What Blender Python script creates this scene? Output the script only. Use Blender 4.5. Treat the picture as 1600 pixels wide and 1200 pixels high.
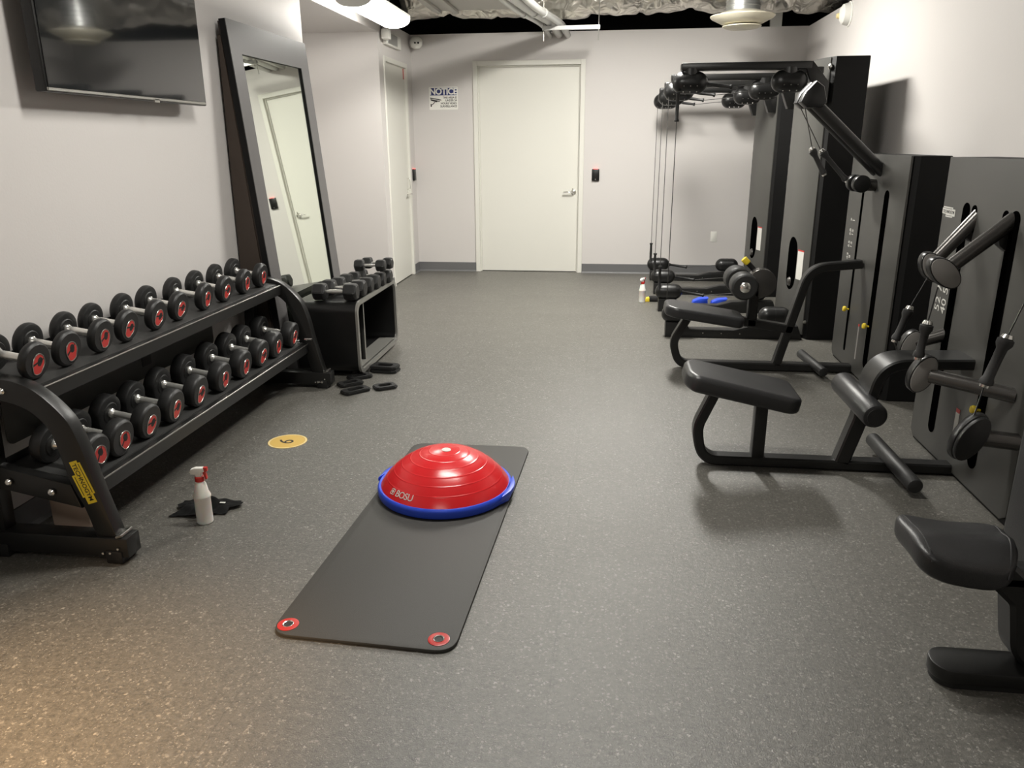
import bpy, bmesh, math, random
from mathutils import Vector, Matrix
random.seed(7)
for o in list(bpy.data.objects): bpy.data.objects.remove(o, do_unlink=True)
scene = bpy.context.scene
COL = scene.collection
PI = math.pi

# ------------------------------------------------------------------ camera, world, exposure
CAM_H, PITCH, YAW, ROLL, FPX = 1.56, 0.29977, 0.1241, -0.0057, 1215.3
fwd = Vector((-math.sin(YAW)*math.cos(PITCH), math.cos(YAW)*math.cos(PITCH), -math.sin(PITCH)))
rgt = Vector((math.cos(YAW), math.sin(YAW), 0)); upv = rgt.cross(fwd)
rgt, upv = math.cos(ROLL)*rgt + math.sin(ROLL)*upv, -math.sin(ROLL)*rgt + math.cos(ROLL)*upv
cd = bpy.data.cameras.new('camera'); cam = bpy.data.objects.new('camera', cd); COL.objects.link(cam)
cd.sensor_fit = 'HORIZONTAL'; cd.sensor_width = 36.0; cd.lens = FPX/1600*36.0; cd.clip_start = 0.02
cam.matrix_world = Matrix(((rgt.x, upv.x, -fwd.x, 0), (rgt.y, upv.y, -fwd.y, 0), (rgt.z, upv.z, -fwd.z, CAM_H), (0, 0, 0, 1)))
scene.camera = cam
world = bpy.data.worlds.new('world'); scene.world = world; world.use_nodes = True
world.node_tree.nodes['Background'].inputs[0].default_value = (0.02, 0.02, 0.022, 1)
world.node_tree.nodes['Background'].inputs[1].default_value = 0.3
vs = scene.view_settings; vs.view_transform = 'Standard'; vs.look = 'None'; vs.gamma = 1.0; vs.exposure = 0.0
vs.use_curve_mapping = False
LAMP_A, LAMP_B, LAMP_C, LAMP_D = 29.0, 183.0, 72.0, 20.0   # lens brightness of the four ceiling lights
# bare spot added behind camera at left for a warm floor glow, no corridor
ld = bpy.data.lights.new('warm_glow_spot', 'SPOT'); ld.energy = 880; ld.color = (1.0, 0.62, 0.30); ld.shadow_soft_size = 0.12
ld.spot_size = math.radians(46); ld.spot_blend = 1.0
lo = bpy.data.objects.new('warm_glow_spot', ld); COL.objects.link(lo); lo.location = (-2.1, 0.1, 1.9)
lo.rotation_euler = Vector((0.45, 1.15, -1.9)).to_track_quat('-Z', 'Y').to_euler()

# ------------------------------------------------------------------ materials
def new_mat(name):
    m = bpy.data.materials.new(name); m.use_nodes = True
    return m, m.node_tree, m.node_tree.nodes['Principled BSDF']
def mat(name, col, rough=0.5, metal=0.0, spec=0.5, bump=0.0, bscale=200.0, emit=None, estr=0.0, coat=0.0, trans=0.0, sub=0.0, vary=0.0):
    m, t, b = new_mat(name)
    b.inputs['Base Color'].default_value = (*col, 1); b.inputs['Roughness'].default_value = rough
    b.inputs['Metallic'].default_value = metal; b.inputs['Specular IOR Level'].default_value = spec
    b.inputs['Coat Weight'].default_value = coat; b.inputs['Transmission Weight'].default_value = trans
    if sub: b.inputs['Subsurface Weight'].default_value = sub
    if emit: b.inputs['Emission Color'].default_value = (*emit, 1); b.inputs['Emission Strength'].default_value = estr
    if bump or vary:
        tc = t.nodes.new('ShaderNodeTexCoord'); n = t.nodes.new('ShaderNodeTexNoise')
        n.inputs['Scale'].default_value = bscale; n.inputs['Detail'].default_value = 3
        t.links.new(tc.outputs['Object'], n.inputs['Vector'])
        if bump:
            bp = t.nodes.new('ShaderNodeBump'); bp.inputs['Strength'].default_value = bump; bp.inputs['Distance'].default_value = 0.002
            t.links.new(n.outputs['Fac'], bp.inputs['Height']); t.links.new(bp.outputs['Normal'], b.inputs['Normal'])
        if vary:
            r = t.nodes.new('ShaderNodeMapRange'); r.inputs['To Min'].default_value = max(0.02, rough - vary); r.inputs['To Max'].default_value = rough + vary
            t.links.new(n.outputs['Fac'], r.inputs['Value']); t.links.new(r.outputs['Result'], b.inputs['Roughness'])
    return m
M = {}
M['wall'] = mat('wall_paint', (0.60, 0.574, 0.556), 0.55, spec=0.35, bump=0.25, bscale=90)
M['door'] = mat('door_paint', (0.69, 0.68, 0.625), 0.45, spec=0.4)
M['base'] = mat('grey_vinyl', (0.13, 0.13, 0.132), 0.5)
M['deck'] = mat('deck_grey', (0.30, 0.295, 0.28), 0.8)
M['dark'] = mat('plenum_dark', (0.012, 0.012, 0.012), 0.9)
M['black'] = mat('black_powder_coat', (0.009, 0.009, 0.0086), 0.36, bump=0.12, bscale=600)
M['panel'] = mat('charcoal_panel', (0.058, 0.057, 0.052), 0.46, spec=0.45, bump=0.12, bscale=500)
M['side'] = mat('black_panel', (0.004, 0.004, 0.004), 0.6, spec=0.25)
M['plastic'] = mat('black_plastic', (0.007, 0.007, 0.007), 0.34)
M['rubber'] = mat('black_rubber', (0.010, 0.010, 0.010), 0.48, bump=0.2, bscale=300)
M['hex'] = mat('hex_rubber', (0.018, 0.018, 0.018), 0.42)
M['vinyl'] = mat('black_vinyl', (0.021, 0.021, 0.022), 0.38, bump=0.35, bscale=260)
M['foam'] = mat('black_foam', (0.018, 0.018, 0.018), 0.5, bump=0.3, bscale=300)
M['chrome'] = mat('chrome', (0.92, 0.91, 0.87), 0.22, 1.0)
M['steel'] = mat('brushed_steel', (0.42, 0.41, 0.38), 0.32, 1.0, bump=0.1, bscale=300)
M['gun'] = mat('gunmetal', (0.10, 0.095, 0.09), 0.27, 0.7)
M['cap'] = mat('grey_cap', (0.21, 0.20, 0.188), 0.5)
M['red'] = mat('red_plastic', (0.50, 0.03, 0.025), 0.35)
M['redball'] = mat('red_rubber', (0.62, 0.018, 0.022), 0.24, spec=0.5, vary=0.05, bscale=14)
M['blue'] = mat('blue_plastic', (0.024, 0.075, 0.62), 0.36)
M['yellow'] = mat('yellow_plastic', (0.80, 0.60, 0.03), 0.45)
M['gold'] = mat('gold_vinyl', (0.62, 0.41, 0.10), 0.5)
M['cream'] = mat('cream_edge', (0.75, 0.62, 0.32), 0.5)
M['white'] = mat('white_plastic', (0.78, 0.77, 0.72), 0.4)
M['bottle'] = mat('bottle_plastic', (0.74, 0.73, 0.68), 0.35, sub=0.3)
M['ink'] = mat('black_ink', (0.015, 0.014, 0.013), 0.6)
M['navy'] = mat('navy_ink', (0.012, 0.022, 0.13), 0.5)
M['pale'] = mat('pale_print', (0.62, 0.61, 0.57), 0.5)
M['faint'] = mat('faint_print', (0.24, 0.237, 0.222), 0.45)
M['mirror'] = mat('mirror_glass', (0.86, 0.90, 0.83), 0.015, 1.0)
M['screen'] = mat('tv_screen', (0.008, 0.009, 0.010), 0.07, spec=1.0, coat=1.0)
M['frame'] = mat('grey_frame', (0.11, 0.105, 0.105), 0.42, bump=0.1, bscale=200)
M['wood'] = mat('brown_back', (0.045, 0.032, 0.024), 0.7)
M['mat'] = mat('mat_foam', (0.046, 0.044, 0.040), 0.62, bump=0.3, bscale=420)
M['board'] = mat('beige_board', (0.62, 0.47, 0.37), 0.5)
M['cloth'] = mat('black_cloth', (0.010, 0.010, 0.010), 0.9, bump=0.6, bscale=180)
M['galv'] = mat('galvanised', (0.60, 0.61, 0.60), 0.36, 0.9, bump=0.1, bscale=30)
M['duct'] = mat('painted_duct', (0.50, 0.485, 0.45), 0.6, bump=0.1, bscale=12)
M['pipe'] = mat('pipe_grey', (0.58, 0.58, 0.56), 0.35, 0.5)
M['diffuser'] = mat('cream_metal', (0.78, 0.73, 0.58), 0.4)
for k_, v_ in zip('ABCD', (LAMP_A, LAMP_B, LAMP_C, LAMP_D)): M['lens'+k_] = mat('lamp_lens', (0.9, 0.9, 0.88), 0.5, emit=(1.0, 0.972, 0.905), estr=v_)
M['led'] = mat('red_led', (0.6, 0.05, 0.05), 0.4, emit=(1.0, 0.12, 0.1), estr=2.5)
M['void'] = mat('deep_black', (0.001, 0.001, 0.001), 0.9, spec=0.0)
M['satin'] = mat('satin_chrome', (0.74, 0.73, 0.69), 0.24, 0.72)
M['rimm'] = mat('dull_metal', (0.33, 0.325, 0.30), 0.36, 0.6)
M['cable'] = mat('dark_cable', (0.05, 0.048, 0.045), 0.5)
M['tray'] = mat('tray_rubber', (0.030, 0.030, 0.029), 0.5, bump=0.2, bscale=250)
M['strip'] = mat('grey_strip', (0.33, 0.32, 0.28), 0.4)

def foil_mat():
    m, t, b = new_mat('foil_wrap')
    b.inputs['Base Color'].default_value = (0.76, 0.73, 0.665, 1); b.inputs['Metallic'].default_value = 0.9; b.inputs['Roughness'].default_value = 0.3
    tc = t.nodes.new('ShaderNodeTexCoord'); v = t.nodes.new('ShaderNodeTexVoronoi'); v.inputs['Scale'].default_value = 4.5
    n = t.nodes.new('ShaderNodeTexNoise'); n.inputs['Scale'].default_value = 6; n.inputs['Detail'].default_value = 2.4; n.inputs['Distortion'].default_value = 1.0
    a = t.nodes.new('ShaderNodeMath'); a.operation = 'ADD'; bp = t.nodes.new('ShaderNodeBump'); bp.inputs['Strength'].default_value = 0.85; bp.inputs['Distance'].default_value = 0.06
    t.links.new(tc.outputs['Object'], v.inputs['Vector']); t.links.new(tc.outputs['Object'], n.inputs['Vector'])
    t.links.new(v.outputs['Distance'], a.inputs[0]); t.links.new(n.outputs['Fac'], a.inputs[1])
    t.links.new(a.outputs[0], bp.inputs['Height']); t.links.new(bp.outputs['Normal'], b.inputs['Normal'])
    return m
M['foil'] = foil_mat()

def floor_mat():
    m, t, b = new_mat('rubber_floor'); N = t.nodes.new; L = t.links.new
    tc = N('ShaderNodeTexCoord')
    def noise(scale, detail=3, rough=0.6):
        n = N('ShaderNodeTexNoise'); n.inputs['Scale'].default_value = scale; n.inputs['Detail'].default_value = detail; n.inputs['Roughness'].default_value = rough
        L(tc.outputs['Object'], n.inputs['Vector']); return n.outputs['Fac']
    def ramp(src, p0, c0, p1, c1):
        r = N('ShaderNodeValToRGB'); e = r.color_ramp.elements
        e[0].position = p0; e[0].color = (c0, c0, c0, 1) if not isinstance(c0, tuple) else (*c0, 1)
        e[1].position = p1; e[1].color = (c1, c1, c1, 1) if not isinstance(c1, tuple) else (*c1, 1)
        L(src, r.inputs[0]); return r.outputs[0]
    def mix(fac, a, bb):
        x = N('ShaderNodeMix'); x.data_type = 'RGBA'; L(fac, x.inputs['Factor'])
        for s, v in ((x.inputs[6], a), (x.inputs[7], bb)):
            if isinstance(v, tuple): s.default_value = (*v, 1)
            else: L(v, s)
        return x.outputs[2]
    def math_(op, a, bb=None):
        x = N('ShaderNodeMath'); x.operation = op
        for s, v in ((x.inputs[0], a), (x.inputs[1], bb)):
            if v is None: continue
            if isinstance(v, (int, float)): s.default_value = v
            else: L(v, s)
        return x.outputs[0]
    base = ramp(noise(75, 5, 0.8), 0.36, (0.047, 0.0445, 0.039), 0.66, (0.134, 0.128, 0.111))
    base = mix(ramp(noise(28, 4, 0.7), 0.38, 0.0, 0.72, 0.55), base, (0.150, 0.143, 0.125))
    vn = N('ShaderNodeTexNoise'); vn.inputs['Scale'].default_value = 130; vn.inputs['Detail'].default_value = 2; L(tc.outputs['Object'], vn.inputs['Vector'])
    vm = N('ShaderNodeVectorMath'); vm.operation = 'MULTIPLY_ADD'; vm.inputs[1].default_value = (0.016, 0.016, 0.016); L(vn.outputs['Color'], vm.inputs[0]); L(tc.outputs['Object'], vm.inputs[2])
    vo = N('ShaderNodeTexVoronoi'); vo.inputs['Scale'].default_value = 82; L(vm.outputs[0], vo.inputs['Vector'])
    sep = N('ShaderNodeSeparateColor'); L(vo.outputs['Color'], sep.inputs[0])
    pick = ramp(sep.outputs[0], 0.76, 0.0, 0.98, 1.0)
    near = ramp(vo.outputs['Distance'], 0.25, 1.0, 0.55, 0.0)
    chip = math_('MULTIPLY', pick, near)
    big = ramp(noise(9, 3), 0.36, 0.12, 0.62, 1.0)
    chip = math_('MULTIPLY', chip, big)
    v2 = N('ShaderNodeTexVoronoi'); v2.inputs['Scale'].default_value = 165; L(vm.outputs[0], v2.inputs['Vector'])
    s2 = N('ShaderNodeSeparateColor'); L(v2.outputs['Color'], s2.inputs[0])
    chip2 = math_('MULTIPLY', ramp(s2.outputs[0], 0.80, 0.0, 0.97, 0.75), ramp(v2.outputs['Distance'], 0.30, 1.0, 0.55, 0.0))
    chip = math_('MAXIMUM', chip, chip2)
    c = mix(math_('MULTIPLY', chip, 0.9), base, (0.34, 0.325, 0.29))
    sx0 = N('ShaderNodeSeparateXYZ'); L(tc.outputs['Object'], sx0.inputs[0])
    cx = math_('FLOOR', math_('DIVIDE', math_('ADD', sx0.outputs[0], 9.335), 0.92)); cy = math_('FLOOR', math_('DIVIDE', math_('ADD', sx0.outputs[1], 4.652), 0.92))
    cv = N('ShaderNodeCombineXYZ'); L(cx, cv.inputs[0]); L(cy, cv.inputs[1]); wn = N('ShaderNodeTexWhiteNoise'); L(cv.outputs[0], wn.inputs['Vector'])
    tile = wn.outputs['Value']
    c = mix(math_('MULTIPLY', tile, 0.05), c, (0.03, 0.029, 0.026))
    # tile seams: interlocking tiles of about 0.92 m
    sx = N('ShaderNodeSeparateXYZ'); L(tc.outputs['Object'], sx.inputs[0])
    wob = math_('MULTIPLY', math_('SUBTRACT', noise(60, 2), 0.5), 0.012)
    def seam(out, off, pitch):
        v = math_('ADD', math_('ADD', out, wob), off)
        f = math_('PINGPONG', v, pitch/2)
        return math_('LESS_THAN', f, 0.0022)
    s = math_('MAXIMUM', seam(sx.outputs[0], 0.135 + 9.2, 0.92), seam(sx.outputs[1], -4.548 + 9.2, 0.92))
    c = mix(math_('MULTIPLY', s, 0.28), c, (0.03, 0.03, 0.028))
    L(c, b.inputs['Base Color'])
    rr = N('ShaderNodeMapRange'); rr.inputs['To Min'].default_value = 0.34; rr.inputs['To Max'].default_value = 0.48
    L(noise(1.3, 3), rr.inputs['Value']); L(math_('ADD', rr.outputs[0], math_('SUBTRACT', math_('MULTIPLY', tile, 0.035), math_('MULTIPLY', chip, 0.12))), b.inputs['Roughness'])
    b.inputs['Specular IOR Level'].default_value = 0.85
    bp = N('ShaderNodeBump'); bp.inputs['Strength'].default_value = 0.55; bp.inputs['Distance'].default_value = 0.003
    h = math_('ADD', math_('ADD', noise(230, 3), math_('MULTIPLY', chip, 0.5)), math_('MULTIPLY', noise(70, 2), 0.8)); L(h, bp.inputs['Height']); L(bp.outputs[0], b.inputs['Normal'])
    return m
M['floor'] = floor_mat()

# ------------------------------------------------------------------ mesh helpers
class MB:
    def __init__(s): s.bm = bmesh.new()
    def add(s, verts, faces):
        vs_ = [s.bm.verts.new(v) for v in verts]
        for f in faces:
            try: s.bm.faces.new([vs_[i] for i in f])
            except ValueError: pass
        return vs_
    def merge(s, other):
        me = bpy.data.meshes.new('tmp'); other.to_mesh(me); s.bm.from_mesh(me); bpy.data.meshes.remove(me); other.free(); return s
    def box(s, x0, x1, y0, y1, z0, z1, bev=0.0, seg=2, rot=None):
        b = bmesh.new(); bmesh.ops.create_cube(b, size=1.0)
        for v in b.verts: v.co = Vector(((x0+x1)/2 + v.co.x*(x1-x0), (y0+y1)/2 + v.co.y*(y1-y0), (z0+z1)/2 + v.co.z*(z1-z0)))
        if bev: bmesh.ops.bevel(b, geom=b.edges[:], offset=bev, segments=seg, profile=0.5, affect='EDGES')
        if rot is not None:
            c = Vector(((x0+x1)/2, (y0+y1)/2, (z0+z1)/2)); bmesh.ops.rotate(b, cent=c, matrix=rot, verts=b.verts[:])
        return s.merge(b)
    def prism(s, pts, axis, a0, a1, bev=0.0, seg=2):
        # polygon pts in the plane perpendicular to axis, extruded from a0 to a1
        def P(u, v, w): return {'y': (u, w, v), 'x': (w, u, v), 'z': (u, v, w)}[axis]
        b = bmesh.new(); lo_ = [b.verts.new(P(u, v, a0)) for u, v in pts]; hi = [b.verts.new(P(u, v, a1)) for u, v in pts]
        n = len(pts); b.faces.new(lo_); b.faces.new(hi[::-1])
        for i in range(n): b.faces.new((lo_[i], hi[i], hi[(i+1) % n], lo_[(i+1) % n]))
        bmesh.ops.recalc_face_normals(b, faces=b.faces[:])
        if bev:
            es = [e for e in b.edges if (e.verts[0] in lo_ and e.verts[1] in lo_) or (e.verts[0] in hi and e.verts[1] in hi)]
            bmesh.ops.bevel(b, geom=es, offset=bev, segments=seg, profile=0.5, affect='EDGES')
        return s.merge(b)
    def lathe(s, prof, org=(0, 0, 0), axis=(0, 0, 1), n=32):
        # prof: list of (radius, height along axis)
        ax = Vector(axis).normalized(); u = ax.orthogonal().normalized(); w = ax.cross(u); o = Vector(org)
        b = bmesh.new(); rings = []
        for r, h in prof:
            if r < 1e-6: rings.append([b.verts.new(o + ax*h)])
            else: rings.append([b.verts.new(o + ax*h + (u*math.cos(2*PI*k/n) + w*math.sin(2*PI*k/n))*r) for k in range(n)])
        for a, c in zip(rings[:-1], rings[1:]):
            for k in range(n):
                k2 = (k+1) % n
                if len(a) == 1 and len(c) == 1: continue
                if len(a) == 1: b.faces.new((a[0], c[k2], c[k]))
                elif len(c) == 1: b.faces.new((a[k], a[k2], c[0]))
                else: b.faces.new((a[k], a[k2], c[k2], c[k]))
        for ring, flip in ((rings[0], True), (rings[-1], False)):
            if len(ring) > 1: b.faces.new(ring[::-1] if flip else ring)
        bmesh.ops.recalc_face_normals(b, faces=b.faces[:])
        return s.merge(b)
    def cyl(s, p0, p1, r, r2=None, n=20, bev=0.0):
        p0, p1 = Vector(p0), Vector(p1); d = p1-p0; h = d.length; r2 = r if r2 is None else r2
        pr = [(r, 0), (r2, h)]
        if bev: pr = [(r-bev, 0), (r-bev*0.3, bev*0.3), (r, bev), (r2, h-bev), (r2-bev*0.3, h-bev*0.3), (r2-bev, h)]
        return s.lathe(pr, p0, d, n)
    def capsule(s, p0, p1, r, n=24, k=7):
        p0, p1 = Vector(p0), Vector(p1); d = p1-p0; h = d.length; pr = []
        for i in range(k+1): a = -PI/2 + PI/2*i/k; pr.append((max(0, r*math.cos(a)), r + r*math.sin(a)))
        for i in range(k+1): a = PI/2*i/k; pr.append((max(0, r*math.cos(a)), h - r + r*math.sin(a)))
        pr[0] = (0, pr[0][1]); pr[-1] = (0, pr[-1][1])
        return s.lathe(pr, p0, d, n)
    def tube(s, pts, r, n=10, closed=False):
        pts = [Vector(p) for p in pts]; b = bmesh.new(); rings = []; N = len(pts)
        t0 = (pts[1]-pts[0]).normalized(); u = t0.orthogonal().normalized()
        for i, p in enumerate(pts):
            a = pts[(i-1) % N] if (closed or i > 0) else p; c = pts[(i+1) % N] if (closed or i < N-1) else p
            t = (c-a).normalized(); u = (u - t*u.dot(t)).normalized(); w = t.cross(u)
            rings.append([b.verts.new(p + (u*math.cos(2*PI*k/n)+w*math.sin(2*PI*k/n))*r) for k in range(n)])
        rg = range(N) if closed else range(N-1)
        for i in rg:
            a, c = rings[i], rings[(i+1) % N]
            for k in range(n): b.faces.new((a[k], a[(k+1) % n], c[(k+1) % n], c[k]))
        if not closed: b.faces.new(rings[0][::-1]); b.faces.new(rings[-1])
        bmesh.ops.recalc_face_normals(b, faces=b.faces[:])
        return s.merge(b)
    def sweep(s, path, th, y0, y1, ch=0.008):
        # flat bar bent in the XZ plane: path of (x,z), in-plane thickness th, from y0 to y1
        b = bmesh.new(); rings = []; N = len(path); P = [Vector((x, 0, z)) for x, z in path]
        prof = [(-th/2+ch, y0), (th/2-ch, y0), (th/2, y0+ch), (th/2, y1-ch), (th/2-ch, y1), (-th/2+ch, y1), (-th/2, y1-ch), (-th/2, y0+ch)]
        for i in range(N):
            a = P[max(i-1, 0)]; c = P[min(i+1, N-1)]; t = (c-a).normalized(); nrm = Vector((-t.z, 0, t.x))
            rings.append([b.verts.new(P[i] + nrm*u + Vector((0, y, 0))) for u, y in prof])
        for a, c in zip(rings[:-1], rings[1:]):
            for k in range(8): b.faces.new((a[k], a[(k+1) % 8], c[(k+1) % 8], c[k]))
        b.faces.new(rings[0][::-1]); b.faces.new(rings[-1]); bmesh.ops.recalc_face_normals(b, faces=b.faces[:])
        return s.merge(b)
    def xform(s, mtx): bmesh.ops.transform(s.bm, matrix=mtx, verts=s.bm.verts[:]); return s
    def mesh(s, name, off=Vector((0, 0, 0)), angle=35, flat=False):
        bmesh.ops.translate(s.bm, verts=s.bm.verts[:], vec=-Vector(off))
        me = bpy.data.meshes.new(name); s.bm.to_mesh(me); s.bm.free()
        if not flat:
            for p in me.polygons: p.use_smooth = True
            me.set_sharp_from_angle(angle=math.radians(angle))
        return me

def fillet(pts, r, n=8):
    out = [pts[0]]
    for i in range(1, len(pts)-1):
        a, b, c = (Vector(p) for p in (pts[i-1], pts[i], pts[i+1])); rr = r[i-1] if isinstance(r, (list, tuple)) else r
        d0, d1 = (a-b).normalized(), (c-b).normalized(); ang = d0.angle(d1)
        t = min(rr/math.tan(ang/2), (a-b).length*0.49, (c-b).length*0.49)
        p0, p1 = b+d0*t, b+d1*t
        for k in range(n+1):
            f = k/n; out.append(tuple(p0*(1-f)**2 + b*2*f*(1-f) + p1*f*f))
    out.append(pts[-1]); return out
def smooth3(p, n=6):
    out = []
    for i in range(len(p)-1):
        p0, p1, p2, p3 = (Vector(p[max(0, min(len(p)-1, i+k))]) for k in (-1, 0, 1, 2))
        for k in range(n):
            f = k/n; out.append(0.5*((2*p1) + (p2-p0)*f + (2*p0-5*p1+4*p2-p3)*f*f + (3*p1-p0-3*p2+p3)*f**3))
    out.append(Vector(p[-1])); return out
def rrect(u0, u1, v0, v1, r, n=6):
    pts = []
    for cx, cy, a in ((u1-r, v1-r, 0), (u0+r, v1-r, 1), (u0+r, v0+r, 2), (u1-r, v0+r, 3)):
        for k in range(n+1): t = PI/2*(a + k/n); pts.append((cx + r*math.cos(t), cy + r*math.sin(t)))
    return pts
def oval(cu, cv, a, b, rot=0, n=24):
    return [(cu + a*math.cos(2*PI*k/n)*math.cos(rot) - b*math.sin(2*PI*k/n)*math.sin(rot), cv + a*math.cos(2*PI*k/n)*math.sin(rot) + b*math.sin(2*PI*k/n)*math.cos(rot)) for k in range(n)]

def tag(o, label=None, cat=None, group=None, kind=None):
    if label: o['label'] = label
    if cat: o['category'] = cat
    if group: o['group'] = group
    if kind: o['kind'] = kind
    return o
def thing(name, label, cat, loc=(0, 0, 0), group=None):
    o = bpy.data.objects.new(name, None); COL.objects.link(o); o.location = loc; o.empty_display_size = 0.1
    return tag(o, label, cat, group)
def part(name, mb, m, parent, label=None, angle=35, flat=False, local=False):
    # mb is in world coordinates unless local; parent is a thing or (for a sub-part) a part
    root = parent
    while root.parent: root = root.parent
    me = mb.mesh(name, Vector((0, 0, 0)) if local else Vector(root.location), angle, flat)
    me.materials.append(M[m]); o = bpy.data.objects.new(name, me); COL.objects.link(o); o.parent = parent
    if label: o['label'] = label
    return o
def solo(name, mb, m, label, cat, loc, group=None, local=False, angle=35):
    me = mb.mesh(name, Vector((0, 0, 0)) if local else Vector(loc), angle); me.materials.append(M[m])
    o = bpy.data.objects.new(name, me); COL.objects.link(o); o.location = loc
    return tag(o, label, cat, group)
def struct(name, mb, m, parent=None, flat=True):
    me = mb.mesh(name, flat=flat); me.materials.append(M[m]); o = bpy.data.objects.new(name, me); COL.objects.link(o)
    if parent: o.parent = parent
    else: o['kind'] = 'structure'
    return o
def text_mb(txt, size, mtx, align='LEFT', ext=0.0004, bold=0.0, spacing=1.0):
    cu = bpy.data.curves.new('t', 'FONT'); cu.body = txt; cu.size = size; cu.align_x = align; cu.align_y = 'CENTER'; cu.extrude = ext
    cu.offset = bold; cu.space_character = spacing; cu.resolution_u = 3
    o = bpy.data.objects.new('t', cu); COL.objects.link(o)
    dg = bpy.context.evaluated_depsgraph_get(); me = bpy.data.meshes.new_from_object(o.evaluated_get(dg))
    mb = MB(); mb.bm.from_mesh(me); bpy.data.objects.remove(o); bpy.data.meshes.remove(me); bpy.data.curves.remove(cu)
    if mtx is not None: mb.xform(mtx)
    return mb
def frame_mtx(org, ux, uy):
    ux, uy = Vector(ux).normalized(), Vector(uy).normalized(); uz = ux.cross(uy); o = Vector(org)
    return Matrix(((ux.x, uy.x, uz.x, o.x), (ux.y, uy.y, uz.y, o.y), (ux.z, uy.z, uz.z, o.z), (0, 0, 0, 1)))

# ------------------------------------------------------------------ room shell
XL, XR, YB, YF, ZT, ZC = -2.43, 2.148, 9.82, -2.6, 2.80, 3.7
struct('floor', MB().box(-3.75, XR+0.15, YF-0.1, YB+0.2, -0.06, 0), 'floor')
struct('wall_left', MB().box(XL-0.25, XL, YF, 6.36, 0, ZC), 'wall')
struct('wall_recess_back', MB().box(-3.7, XL+0.01, 8.43, 8.55, 0, 2.663), 'wall')
struct('wall_recess_left', MB().box(-3.75, -3.65, 6.1, 8.5, 0, 2.663), 'wall')
struct('wall_recess_front', MB().box(-3.7, XL-0.25, 6.2, 6.36, 0, 2.663), 'wall')
struct('soffit', MB().box(-3.75, XL+0.01, 6.361, 8.55, 2.663, ZC), 'wall')
w = MB(); w.box(XL-0.12, XL+0.01, 8.55, 8.62, 0, ZT); w.box(XL-0.12, XL+0.01, 9.53, YB, 0, ZT); w.box(XL-0.12, XL+0.01, 8.62, 9.53, 2.43, ZT)
w.box(XL-0.12, XL+0.01, 8.5501, 8.62, 2.66, ZT)
struct('wall_left_door_side', w, 'wall')
DX0, DX1, DZ = -1.655, -0.355, 2.478
w = MB(); w.box(XL-0.12, DX0, YB, YB+0.14, 0, ZT); w.box(DX1, XR+0.12, YB, YB+0.14, 0, ZT); w.box(DX0, DX1, YB, YB+0.14, DZ, ZT)
struct('wall_back', w, 'wall')
struct('wall_right', MB().box(XR, XR+0.12, YF, YB, 0, ZT), 'wall')
struct('wall_front', MB().box(-3.75, XR+0.12, YF-0.12, YF, 0, ZC), 'wall')
struct('ceiling', MB().box(-3.8, 4.2, YF-0.12, 12.2, ZC, ZC+0.1), 'deck')
w = MB(); w.box(-3.8, 4.2, 11.9, 12.0, 2.0, ZC); w.box(3.6, 3.7, YF, 12.0, 2.0, ZC); w.box(-3.8, -2.9, 8.6, 12.0, 2.75, ZC); w.box(-3.8, 3.7, YB+0.2, 12.0, 2.3, 2.4); w.box(XR+0.14, 3.7, YF, YB+0.3, 2.3, 2.4)
struct('wall_plenum', w, 'dark')
# baseboards
def baseboard(name, segs):
    mb = MB()
    for (x0, x1, y0, y1, side) in segs:
        if side == 'y': pts = [(y1, 0), (y1-0.022, 0), (y1-0.008, 0.018), (y1-0.006, 0.112), (y1, 0.114)]; mb.prism(pts, 'x', x0, x1)
        elif side == '+x': pts = [(x0, 0), (x0+0.022, 0), (x0+0.008, 0.018), (x0+0.006, 0.112), (x0, 0.114)]; mb.prism(pts, 'y', y0, y1)
        else: pts = [(x0, 0), (x0-0.022, 0), (x0-0.008, 0.018), (x0-0.006, 0.112), (x0, 0.114)]; mb.prism(pts, 'y', y0, y1)
    return struct(name, mb, 'base')
baseboard('baseboard_back', [(XL, DX0-0.02, 0, YB, 'y'), (DX1+0.02, XR, 0, YB, 'y')])
baseboard('baseboard_left', [(XL, 0, YF, 6.36, '+x'), (XL+0.01, 0, 9.56, YB-0.005, '+x'), (XL+0.01, 0, 8.43, 8.595, '+x')])
baseboard('baseboard_recess', [(-3.65, XL+0.01, 0, 8.43, 'y')])
baseboard('baseboard_right', [(XR, 0, YF, YB, '-x')])
# back door
door = struct('door_1', MB().box(DX0+0.035, DX1-0.035, YB+0.055, YB+0.10, 0.008, DZ-0.035), 'door')
fr = MB()
for a, b in ((DX0-0.02, DX0+0.035), (DX1-0.035, DX1+0.02)): fr.box(a, b, YB-0.016, YB+0.10, 0, DZ+0.02, 0.003, 1)
fr.box(DX0+0.035, DX1-0.035, YB-0.016, YB+0.10, DZ-0.035, DZ+0.02, 0.003, 1)
for a, b in ((DX0+0.035, DX0+0.05), (DX1-0.05, DX1-0.035)): fr.box(a, b, YB+0.03, YB+0.054, 0, DZ-0.035)
fr.box(DX0+0.05, DX1-0.05, YB+0.03, YB+0.054, DZ-0.05, DZ-0.035)
struct('door_frame', fr, 'door', door)
h = MB(); h.lathe([(0.034, 0), (0.034, 0.006), (0.030, 0.010), (0.014, 0.014), (0.011, 0.05)], (-0.455, YB+0.055, 0.985), (0, -1, 0), 24)
h.tube([(-0.455, YB+0.005, 0.985), (-0.47, YB-0.002, 0.986), (-0.52, YB-0.004, 0.988), (-0.575, YB+0.004, 0.984)], 0.009)
h.cyl((-0.462, YB+0.03, 1.0), (-0.468, YB+0.0, 1.035), 0.012, 0.007)
struct('door_handle', h, 'chrome', door, flat=False)
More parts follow.
